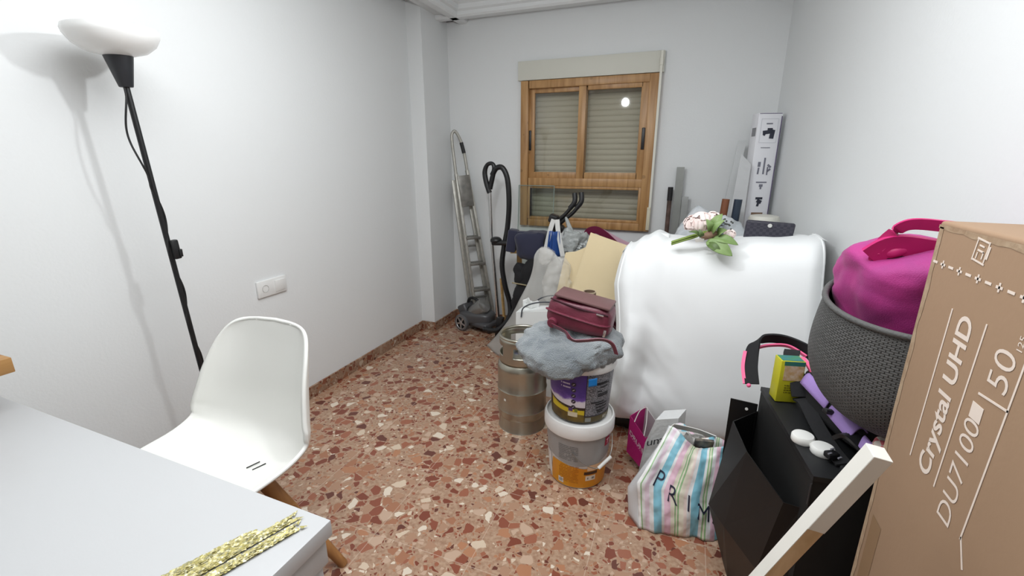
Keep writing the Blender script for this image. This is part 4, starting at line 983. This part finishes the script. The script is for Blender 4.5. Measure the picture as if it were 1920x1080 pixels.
# pink paper bag
t = thing('pink_paper_bag', (-.11, 1.93, 0), 'magenta paper carrier bag with white cord handles on the floor', 'bag')
pk = mat('magenta paper', (186, 26, 120), .45); pin = mat('paper inside', (198, 196, 196), .6)
F0, F1, F2, F3 = V((-.155, 1.95, .06)), V((-.045, 1.86, .012)), V((-.072, 1.875, .20)), V((-.150, 1.93, .265))
bk = V((.06, .09, .012))
m = MB(); m.quad([F0, F1, F2, F3]); m.quad([F0, F0+bk, F3+bk, F3]); m.quad([F1, F1+bk, F2+bk, F2]); m.quad([F0, F0+bk, F1+bk, F1]); m.build('bag_body', pk, t, smooth=False, mods=(('solid', .002),))
m = MB(); m.quad([F0+bk, F1+bk, F2+bk, F3+bk]); m.build('inner_panel', pin, t, smooth=False, mods=(('solid', .002),))
m = MB(); m.tube([lerp(F3, F2, .28), lerp(F3, F2, .3)+V((.016, .02, .05)), lerp(F3, F2, .45)+V((.03, .03, .085))], .0022, 8, smooth=5); m.tube([lerp(F3, F2, .9), lerp(F3, F2, .92)+V((.003, .02, .06)), lerp(F3, F2, .72)+V((.016, .03, .11))], .0022, 8, smooth=5); m.build('handle', white_m, t)
ex = (F1-F0).normalized(); ey = (F3-F0).normalized(); en = ex.cross(ey).normalized()
if en.y > 0: en = -en
m = MB(); m.text('DRUNI', .034, lambda x, y: F0+ex*(x+.008)*1.0+ey*(y+.115-.25*x)+en*.0025, .015); m.build('lettering', mat('white ink', (232, 214, 226), .5), t, smooth=False)
m = MB()
for k in range(8): m.box(F0+ex*(.02+.011*k)+ey*(.105-.0028*k)+en*.002, (.007, .001, .003), Matrix((ex, en, ey)).transposed())
m.build('small_print', mat('pink ink', (220, 120, 180), .5), t, smooth=False)
# white plastic bag behind the striped one
t = thing('white_plastic_bag', (-.04, 1.80, 0), 'grey white plastic bag with black letters behind the striped bag', 'bag')
wp = mat('grey white film', (206, 207, 206), .4, bump=(14, .4, .02))
G = [V((-.095, 1.76, 0)), V((.06, 1.80, 0)), V((.055, 1.83, .355)), V((-.035, 1.80, .345)), V((-.068, 1.78, .24))]
m = MB(); bk2 = V((.03, .09, 0)); n = len(G); A = [m.bm.verts.new(p) for p in G]; B = [m.bm.verts.new(p+bk2) for p in G]
for i in range(n): m.face([A[i], A[(i+1) % n], B[(i+1) % n], B[i]])
m.face(A[::-1]); m.face(B); m.build('bag_body', wp, t, smooth=False)
gx = (G[1]-G[0]).normalized(); gy = V((.03, .1, 1)).normalized(); gn = V((.25, -.96, .1)).normalized()
m = MB(); m.text('um', .05, lambda x, y: V((-.066, 1.765, .225))+gx*x*.9+V((.16*x, .02, 0))+gy*(y+.35*x)+gn*.012, .0); m.build('lettering', mat('black ink', (40, 40, 44), .5), t, smooth=False)
# striped carrier bag
t = thing('striped_carrier_bag', (.06, 1.6, 0), 'pastel striped carrier bag with dark letters on the floor beside the black cabinet', 'bag')
st, nt, b, o_ = new_mat('pastel stripes')
tc = nt.nodes.new('ShaderNodeTexCoord'); sx = nt.nodes.new('ShaderNodeSeparateXYZ'); nt.links.new(tc.outputs['UV'], sx.inputs[0])
Wc, Bc, Pc, Gc, Cc = (226, 226, 226), (132, 190, 208), (226, 190, 206), (150, 186, 138), (228, 222, 204)
stops = [(0, (238, 238, 236)), (.035, Gc), (.05, Wc), (.085, (226, 208, 220)), (.14, Wc), (.19, Bc), (.285, Wc), (.315, Pc), (.39, Cc), (.435, Gc), (.452, Cc), (.468, Gc), (.485, Cc), (.54, (232, 214, 206)), (.575, Wc), (.625, Bc), (.72, Wc), (.755, Gc), (.775, Cc), (.79, Gc), (.812, Wc), (.86, Pc), (.92, Bc), (.98, Wc)]
rp = ramp(nt, stops); nt.links.new(sx.outputs[0], rp.inputs[0]); nt.links.new(rp.outputs[0], b.inputs['Base Color']); b.inputs['Roughness'].default_value = .38
nzz = nt.nodes.new('ShaderNodeTexNoise'); nzz.inputs['Scale'].default_value = 16; nt.links.new(tc.outputs['Object'], nzz.inputs['Vector']); bq = nt.nodes.new('ShaderNodeBump'); bq.inputs['Strength'].default_value = .5; bq.inputs['Distance'].default_value = .02; nt.links.new(nzz.outputs['Fac'], bq.inputs['Height']); nt.links.new(bq.outputs[0], b.inputs['Normal'])
TL, TR, BR, BL = V((.024, 1.70, .385)), V((.232, 1.73, .335)), V((.245, 1.60, -.0)), V((-.052, 1.545, .004))
ML = V((-.076, 1.585, .185))
def sf(u, v):
    le = lerp(BL, ML, v/.42) if v < .42 else lerp(ML, TL, (v-.42)/.58)
    p = lerp(le, lerp(BR, TR, v), u)
    if v > .8: p.z -= .055*math.sin(min(1, max(0, (u-.10)/.9))*PI)**1.5*(v-.8)/.2
    bulge = .035*math.sin(u*PI)**.7*math.sin(min(1, v*1.05+.05)*PI)**.6
    wr = .016*ns((u*4, v*3, 2), 1, 3) + .012*math.sin(u*9+v*5)*v
    p += V((.05, -1, .25)).normalized()*(bulge+wr)
    p.z = max(p.z, .003)
    return p
m = MB(); m.grid(sf, 48, 40); m.build('front_panel', st, t, mods=(('solid', .002, -1),), angle=3.)
pl = mat('bag side film', (206, 208, 210), .4)
GL = [V((-.100, 1.605, .004)), V((-.114, 1.63, .115)), V((-.06, 1.75, .20)), V((.030, 1.77, .345))]
def gs(u, v):
    a = lerp(GL[0], GL[3], v) if v > .33 else lerp(GL[0], GL[1], v/.33)
    if v > .33: a = lerp(GL[1], GL[3], (v-.33)/.67)
    return lerp(sf(0, v), a, u) + V((0, 0, .0)) + V((-1, .2, 0))*.012*math.sin(u*PI)*math.sin(v*7)
m = MB(); m.grid(gs, 10, 24); m.build('side_gusset', pl, t, mods=(('solid', .002),), angle=3.)
m = MB(); m.grid(lambda u, v: lerp(lerp(GL[0], (.28, 1.72, .004), u), lerp((.035, 1.80, .335), (.26, 1.80, .305), u), v)+V((0, .02*math.sin(u*8)*v, .012*math.sin(u*11)*v)), 16, 12); m.build('back_panel', st, t, mods=(('solid', .002),))
m = MB(); m.ribbon([(.03, 1.715, .383), (.075, 1.75, .362), (.14, 1.79, .335), (.20, 1.79, .322)], .028, (0, -.5, .85), .003); m.ribbon([(.235, 1.725, .345), (.262, 1.71, .32), (.268, 1.69, .27), (.262, 1.68, .22)], .035, (.3, -.9, .1), .003); m.build('rim_fold', white_m, t)
m = MB(); m.blob((.11, 1.765, .27), (.075, .05, .055), .7, amp=.04, fr=16); m.build('contents', mat('contents', (108, 104, 98), .5, var=(26, .6, (196, 194, 190))), t)
m = MB(); m.box((.155, 1.735, .315), (.07, .012, .05), rot=(.3, 0, .2)); m.build('leaflet', mat('leaflet', (120, 112, 98), .5, var=(40, .6, (40, 42, 50))), t)
prim = mat('navy ink', (36, 40, 62), .5)
def tm_(x0, v0, su, sv):
    return lambda x, y: sf(min(1, x0+x*su), v0+y*sv) + V((.03, -1, .3)).normalized()*.0045
pos = {'P': (.155, .44), 'R': (.335, .34), 'I': (.57, .29), 'M': (.69, .225), 'A': (.93, .19)}
for ch, (u0, v0) in pos.items():
    m = MB(); m.text(ch, 1., lambda x, y: tm_(u0, v0, .23, .235)(x, y-.22*x), -.006); m.build('letter', prim, t, smooth=False)
# ------------------------------------------------------------------ black metal cabinet with open front pocket
t = thing('black_metal_cabinet', (.45, 1.4, 0), 'black metal cabinet with an open slanted pocket on its left side', 'cabinet')
bm_m = mat('black cabinet metal', (15, 15, 16), .45, spec=.35, bump=(220, .06, .001)); bin_m = mat('black inside', (8, 8, 8), .7); btop = mat('black cabinet top', (24, 25, 27), .5, var=(30, .2))
m = MB(); m.prism([(.298, 1.60), (.355, 1.14), (.64, 1.17), (.585, 1.60)], 2, .0, .655); m.build('carcass', bin_m, t, smooth=False)
m = MB(); m.prism([(.296, 1.603), (.353, 1.137), (.643, 1.168), (.588, 1.603)], 2, .648, .662); m.build('top', btop, t, smooth=False)
rim = [V((.214, 1.50, .57)), V((.240, 1.345, .563)), V((.315, 1.185, .535)), V((.355, 1.18, .535))]
mid = [V((.172, 1.46, .26)), V((.214, 1.365, .265)), V((.285, 1.20, .285)), V((.355, 1.16, .28))]
bot = [V((.250, 1.50, .0)), V((.262, 1.42, .0)), V((.34, 1.22, .0)), V((.36, 1.18, .0))]
m = MB()
for a_, b_ in ((bot, mid), (mid, rim)):
    for i in range(3): m.quad([a_[i], a_[i+1], b_[i+1], b_[i]])
for a_, b_ in ((bot, mid), (mid, rim)): m.quad([a_[0], V((.298, 1.60, a_[0].z)), V((.298, 1.60, b_[0].z)), b_[0]])
m.build('pocket', bm_m, t, smooth=False, mods=(('solid', .003),))
m = MB(); m.box((.252, 1.598, .30), (.085, .004, .60), rot=(0, 0, -.15)); fl = m.build('wall_flange', bm_m, t, smooth=False)
m = MB(); m.lathe([(0, .001), (.005, .001), (.005, -.001)], (.262, 1.592, .575), 12, (PI/2, 0, 0)); m.build('screw_hole', white_m, fl)
m = MB(); m.tube([(.352, 1.138, .640), (.352, 1.137, .58)], .0025, 6); m.build('edge_rivet', mat('worn metal', (70, 70, 72), .4, .6), t)

# ------------------------------------------------------------------ backpack under the basket
t = thing('backpack', (.48, 1.40, .662), 'black backpack with lilac panel and pink piping under the basket', 'backpack')
lil = mat('lilac fabric', (160, 132, 196), .8, bump=(300, .3, .002)); pnk = mat('pink piping', (244, 104, 150), .6)
m = MB(); m.blob((.53, 1.42, .725), (.12, .19, .062), .55, 48, 24, amp=.008, fr=10, rot=(0, 0, .22)); m.build('bag_body', fabric_black, t)
m = MB()
for a_, b_, w in (((.398, 1.50, .742), (.428, 1.35, .742), .034), ((.430, 1.325, .742), (.452, 1.21, .738), .044), ((.452, 1.18, .735), (.475, 1.12, .72), .02)):
    m.grid(lambda u, v: lerp(a_, b_, v)+V((w*(u-.5), .02*u, .022*math.sin(u*PI)+.015*u)), 8, 8)
m.build('side_panel', lil, t, mods=(('solid', .004),))
m = MB(); m.ribbon([(.385, 1.50, .69), (.392, 1.45, .70), (.40, 1.36, .69), (.415, 1.27, .676), (.43, 1.20, .672)], .036, (1, .25, .3), .006); 
m.ribbon([(.372, 1.62, .80), (.364, 1.58, .79), (.375, 1.53, .752), (.385, 1.49, .70)], .045, (1, .1, .2), .008); st_ = m.build('shoulder_strap', fabric_black, t)
m = MB(); m.ribbon([(.268, 1.60, .668), (.262, 1.645, .72), (.270, 1.69, .775), (.30, 1.715, .795), (.36, 1.725, .798), (.42, 1.70, .785), (.455, 1.66, .765), (.47, 1.60, .75)], .044, [(1, -.2, 0), (1, -.2, .1), (.7, -.5, .5), (0, -.5, .85), (0, -.5, .85), (.3, -.5, .8), (.5, -.4, .7), (.6, -.3, .6)], .007, 8); s2 = m.build('shoulder_strap', fabric_black, t)
for pts_, wd, sd_, th_ in (([(.246, 1.602, .664), (.238, 1.64, .71), (.243, 1.675, .755)], .011, (1, -.2, .1), .006),
                           ([(.275, 1.695, .762), (.32, 1.71, .775), (.38, 1.715, .779), (.43, 1.68, .762)], .012, (0, -.5, .85), .006),
                           ([(.395, 1.585, .792), (.405, 1.55, .785), (.425, 1.49, .755), (.435, 1.46, .745)], .012, (1, .2, .1), .008)):
    m = MB(); m.ribbon(pts_, wd, sd_, th_, 8); m.build('piping', pnk, t)
m = MB(); m.blob((.256, 1.585, .668), (.007, .007, .007)); m.build('piping_end', pnk, t)
m = MB(); m.box((.425, 1.315, .752), (.06, .02, .012), rot=(0, .2, .35), bev=.004); m.box((.405, 1.215, .684), (.03, .022, .016), rot=(0, 0, .5), bev=.004); m.box((.43, 1.17, .68), (.035, .02, .016), rot=(0, 0, .6), bev=.004); m.ribbon([(.415, 1.24, .72), (.435, 1.22, .745), (.46, 1.17, .735), (.485, 1.10, .71)], .03, (1, .4, .3), .01); m.build('buckle', black_m, t)
m = MB(); m.box((.456, 1.135, .690), (.014, .016, .016), rot=(.3, .3, .3), bev=.004); m.build('zip_pull', pnk, t)
m = MB()
for p_ in ((.408, 1.225, .695), (.415, 1.19, .694), (.398, 1.205, .692)): m.box(p_, (.012, .004, .003), rot=(0, 0, .7))
m.build('tri_glide', mat('grey glint', (120, 120, 128), .3), t)
chk, nt, b, o_ = new_mat('red check cloth')
tc = nt.nodes.new('ShaderNodeTexCoord'); cb = nt.nodes.new('ShaderNodeTexChecker'); cb.inputs['Scale'].default_value = 55; cb.inputs[1].default_value = (*lin((214, 110, 118)), 1); cb.inputs[2].default_value = (*lin((226, 214, 204)), 1)
nt.links.new(tc.outputs['Object'], cb.inputs['Vector']); nt.links.new(cb.outputs[0], b.inputs['Base Color']); b.inputs['Roughness'].default_value = .8
m = MB(); m.blob((.50, 1.155, .758), (.04, .035, .022), .7, amp=.01, fr=14); tag(m.build('check_cloth', chk), 'red and white checked cloth poking out below the basket', 'cloth')

# yellow drinks carton
t = thing('yellow_carton', (.345, 1.53, .662), 'small yellow green carton standing on the black cabinet behind the strap', 'carton')
YR = Euler((0, 0, .22)).to_matrix(); yc = V((.352, 1.535, .735))
m = MB(); m.box(yc, (.070, .05, .140), YR, bev=.002); m.build('carton_body', mat('carton yellow green', (188, 184, 34), .45), t)
m = MB(); m.box(yc+YR @ V((.004, -.0255, .030)), (.056, .001, .05), YR); m.build('picture_panel', mat('carton picture', (222, 206, 176), .5, var=(60, .5, (196, 150, 70))), t, smooth=False)
m = MB(); m.box(yc+YR @ V((.004, -.0255, .062)), (.060, .001, .014), YR); m.box(yc+V((0, 0, .0705)), (.062, .042, .001), YR); m.build('blue_green_panel', mat('carton teal', (36, 110, 120), .5, var=(40, .5, (58, 130, 60))), t, smooth=False)
m = MB(); rn = random.Random(1)
for k in range(4):
    x = -.016
    while x < .03:
        L = rn.uniform(.003, .008); m.box(yc+YR @ V((x+L/2, -.0257, -.012-.008*k)), (L, .0008, .0032), YR); x += L+.002
m.build('small_print', mat('carton ink', (104, 100, 20), .5), t, smooth=False)
# contact lens case
t = thing('lens_case', (.373, 1.30, .662), 'white double round contact lens case on the black cabinet', 'lens case')
lc = V((.377, 1.272, .662)); dv = V((.021, -.024, 0))
m = MB(); m.box(lc+V((0, 0, .008)), (.02, .05, .012), rot=(0, 0, .54), bev=.004); m.build('case_base', white_m, t)
for s_ in (-1, 1):
    m = MB(); m.lathe([(.0, 0), (.026, 0), (.028, .003), (.028, .017), (.025, .021), (0, .022)], lc+dv*s_*.88, 32); m.build('screw_cap', white_m, t)

# ------------------------------------------------------------------ grey wicker basket and pink mesh bag
t = thing('wicker_basket', (.565, 1.285, .79), 'dark grey woven round basket tilted on top of the backpack', 'basket')
wk, nt, b, o_ = new_mat('grey weave')
tc = nt.nodes.new('ShaderNodeTexCoord'); mp = nt.nodes.new('ShaderNodeMapping'); mp.inputs['Scale'].default_value = (96, 44, 1); nt.links.new(tc.outputs['UV'], mp.inputs[0])
br = nt.nodes.new('ShaderNodeTexBrick'); br.inputs['Scale'].default_value = 1; br.inputs['Brick Width'].default_value = 1; br.inputs['Row Height'].default_value = .5; br.inputs['Mortar Size'].default_value = .10; br.inputs['Mortar Smooth'].default_value = 1.
br.inputs['Color1'].default_value = (*lin((98, 98, 97)), 1); br.inputs['Color2'].default_value = (*lin((84, 84, 83)), 1); br.inputs['Mortar'].default_value = (*lin((46, 46, 45)), 1)
nt.links.new(mp.outputs[0], br.inputs['Vector']); nt.links.new(br.outputs['Color'], b.inputs['Base Color']); b.inputs['Roughness'].default_value = .6
bq = nt.nodes.new('ShaderNodeBump'); bq.inputs['Strength'].default_value = .9; bq.inputs['Distance'].default_value = .006; bq.invert = True; nt.links.new(br.outputs['Fac'], bq.inputs['Height']); nt.links.new(bq.outputs[0], b.inputs['Normal'])
BKC = V((.578, 1.295, .80)); BKR = Euler((.14, -.10, 0)).to_matrix()
prb = [(0, .0), (.12, .0), (.165, .012), (.20, .045), (.222, .09), (.232, .14), (.230, .19), (.222, .24), (.212, .285), (.207, .30)]
pf = [tuple(cr(prb, i/40)) for i in range(41)]
m = MB(); m.lathe(pf, BKC, 96, BKR); m.build('basket_body', wk, t, mods=(('solid', .008, -1),), angle=3)
m = MB(); m.tube([BKC+BKR @ V((.208*math.cos(a*PI/32), .208*math.sin(a*PI/32), .300)) for a in range(65)], .007, 10, cap=False); m.build('rim', mat('weave rim', (84, 84, 83), .7, bump=(150, .6, .004)), t)
t = thing('pink_mesh_bag', (.60, 1.32, .95), 'bright pink mesh bag stuffed in the grey basket', 'bag')
pm_ = mat('pink mesh', (176, 36, 122), .7, sheen=.1, var=(8, .3, (142, 44, 116)), bump=(500, .5, .002))
ptop = mat('pink band', (196, 26, 108), .5, var=(16, .25))
BK2 = V((.578, 1.30, 1.10))
def bagf(u, v):
    a = 2*PI*u; r0 = .205; k = v
    r = r0*math.sqrt(max(0, 1-(max(0, k-.45)/.55)**4)) if k > .45 else r0*(.92+.08*k/.45)
    zz_ = -.12+.235*math.sin(k*PI/2)
    w = 1+.07*ns((math.cos(a)*2.2, math.sin(a)*2.2, k*3), 1, 3)
    p = V((r*math.cos(a)*w*1.0, r*math.sin(a)*w*.9, zz_+.02*math.cos(a+2.4)*k+.010*math.sin(5*a+6*k)*k))
    return BK2 + BKR @ p
m = MB(); m.grid(bagf, 72, 30, True); m.build('mesh_body', pm_, t, angle=3)
m = MB(); m.ribbon([(.395, 1.22, 1.195), (.43, 1.21, 1.225), (.50, 1.21, 1.22), (.56, 1.22, 1.215), (.63, 1.24, 1.20)], .045, (0, -.25, 1), .012); m.blob((.418, 1.218, 1.205), (.034, .016, .013), .8, amp=.03, fr=18, rot=(0, -.6, .2)); m.build('top_band', ptop, t)
m = MB(); m.ribbon([(.405, 1.215, 1.215), (.42, 1.21, 1.245), (.445, 1.20, 1.272), (.50, 1.20, 1.272), (.555, 1.20, 1.264), (.585, 1.205, 1.245), (.57, 1.21, 1.22)], .024, [(.7, -.3, .5), (.7, -.3, .6), (0, -.3, 1), (0, -.3, 1), (0, -.3, 1), (-.7, -.3, .6), (-.7, -.3, .5)], .006, 8); m.build('handle', ptop, t)

# ------------------------------------------------------------------ television carton
t = thing('television_box', (.51, .69, 0), 'large brown cardboard television carton standing at the right picture edge', 'box')
card = mat('cardboard', (152, 124, 98), .8, bump=(70, .12, .003), var=(4, .06)); cardl = mat('cardboard worn', (172, 150, 124), .85, var=(40, .25, (150, 124, 98)), bump=(80, .4, .004)); tape = mat('packing tape', (150, 122, 94), .18)
TX, TY0, TY1, TZ = .44, .20, 1.062, 1.296
m = MB(); m.box((TX+.068, (TY0+TY1)/2, TZ/2), (.136, TY1-TY0, TZ), bev=.006, seg=3)
for v in m.bm.verts:
    if v.co.z > .2: v.co += V((.0, .003, .002))*ns(v.co, 9)
m.build('carton', card, t)
m = MB()
def worn(u, v):
    z_ = .02+(TZ-.03)*v; w = .014+.007*ns((z_*14, 0, 0), 1, 4)
    return V((TX-.0006, TY1-.004-w*u, z_))
m.grid(worn, 3, 90); m.grid(lambda u, v: V((TX-.0006, TY0+.02+(TY1-.02-TY0)*v, TZ-.006-(.020+.014*ns((v*9, 3, 0), 1, 4))*u*(.35+.65*(1-v)))), 3, 60)
m.build('worn_edge', cardl, t, angle=3)
m = MB(); m.grid(lambda u, v: V((TX-.0005, .985+.045*u, .05+.62*v)), 2, 2); m.build('tape_strip', tape, t, smooth=False)
ink = mat('white ink print', (226, 212, 200), .7)
fx_ = TX-.0007
def tvf(y0, z0): return lambda x, y: V((fx_, y0+y, z0+x))
m = MB(); m.text('Crystal UHD', .055, tvf(.886, .866), .022); tag(m.build('lettering', ink, t, smooth=False))
m = MB(); m.text('DU7100', .055, tvf(.800, .833), -.004); m.build('lettering', ink, t, smooth=False)
m = MB(); m.text('50', .066, tvf(.772, 1.082), -.006); m.build('lettering', ink, t, smooth=False)
m = MB(); m.text('125 cm', .017, tvf(.768, 1.150), .0); m.build('lettering', ink, t, smooth=False)
m = MB()
def seg(y0, z0, y1, z1, w=.0035): m.bar((fx_, y0, z0), (fx_, y1, z1), w, .0006, up=(1, 0, 0))
seg(.955, .868, .950, 1.16); seg(.863, .868, .853, 1.165); seg(.768, .845, .750, 1.29); seg(.826, 1.064, .757, 1.070); seg(.768, .85, .745, .81)
m.build('rule_line', ink, t, smooth=False)
m = MB(); m.box((fx_, .818, 1.035), (.0005, .028, .026)); m.build('filled_mark', ink, t, smooth=False)
m = MB(); y = 1.052; k = 0
while y > .30:
    m.box((fx_, y-.009, 1.223), (.0005, .016, .0042))
    if k % 2 == 1: m.box((fx_, y-.009, 1.223), (.0005, .0042, .014))
    y -= .0275; k += 1
m.build('perforation_line', ink, t, smooth=False)
m = MB()
for dy, dz, sy, sz in ((-.016, 0, .0028, .034), (.016, 0, .0028, .034), (0, -.017, .034, .0028), (0, .017, .034, .0028), (0, 0, .018, .0028), (0, .008, .014, .0025), (-.007, -.006, .0028, .012), (.008, -.008, .0028, .010), (-.020, .0, .004, .020)):
    m.box((fx_, .918+dy, 1.265+dz), (.0005, sy, sz), rot=(.12, 0, 0))
m.build('handling_symbol', ink, t, smooth=False)

# ------------------------------------------------------------------ wooden batten leaning on the carton
t = thing('paint_stained_batten', (.06, .94, 0), 'pale wooden batten with white paint on its top end leaning on the television carton', 'wood')
pa, pb = V((.030, .935, .0)), V((.302, .735, .985))
btn = wood('raw pine', (196, 164, 122), (220, 192, 152), 2, 5, .6); wpt = mat('white paint', (232, 230, 222), .6, var=(14, .05))
d = (pb-pa).normalized()
cdir = V((-.17, -.80, .85)); cdir = (cdir-d*cdir.dot(d)).normalized(); sdir = d.cross(cdir)
if sdir.x > 0: sdir = -sdir
n1 = (cdir*.68+sdir*.73).normalized(); bup = n1.cross(d)
m = MB(); m.bar(pa, pb, .026, .026, up=bup, bev=.001); m.build('batten', btn, t, smooth=False)
m = MB(); m.bar(pa+n1*.0132, pb+n1*.0132, .0012, .0255, up=bup); m.build('painted_face', wpt, t, smooth=False)
m = MB(); m.bar(lerp(pa, pb, .82), pb+d*.001, .0274, .0274, up=bup, bev=.001); m.build('painted_end', wpt, t, smooth=False)

# ------------------------------------------------------------------ light, camera, view
la = bpy.data.lights.new('fill_light', 'AREA'); la.shape = 'RECTANGLE'; la.size = 1.9; la.size_y = 1.5; la.energy = 45; la.color = (.955, .98, 1.)  # added soft fill, no real fixture; lifts the dark shadows the bulb leaves
lo = bpy.data.objects.new('fill_light', la); COL.objects.link(lo); lo.location = (-.42, .85, 2.5)
w = bpy.data.worlds.new('room'); sc.world = w; w.use_nodes = True
w.node_tree.nodes['Background'].inputs[0].default_value = (.5, .5, .5, 1); w.node_tree.nodes['Background'].inputs[1].default_value = .05
cam = bpy.data.cameras.new('camera'); co = bpy.data.objects.new('camera', cam); COL.objects.link(co); sc.camera = co
cam.sensor_fit = 'HORIZONTAL'; cam.sensor_width = 36; cam.lens = 845.95/1920*36; cam.clip_start = .02
yaw, pitch, roll = -.3655962, .2733691, .0016571
fw = V((math.sin(yaw)*math.cos(pitch), math.cos(yaw)*math.cos(pitch), -math.sin(pitch)))
r_ = V((math.cos(yaw), -math.sin(yaw), 0)); u_ = r_.cross(fw)
r2 = r_*math.cos(roll)+u_*math.sin(roll); u2 = -r_*math.sin(roll)+u_*math.cos(roll)
mw = Matrix((r2, u2, -fw)).transposed().to_4x4(); mw.translation = V((0, 0, 1.4)); co.matrix_world = mw
sc.view_settings.view_transform = 'Standard'; sc.view_settings.look = 'None'; sc.view_settings.exposure = 0; sc.view_settings.gamma = 1
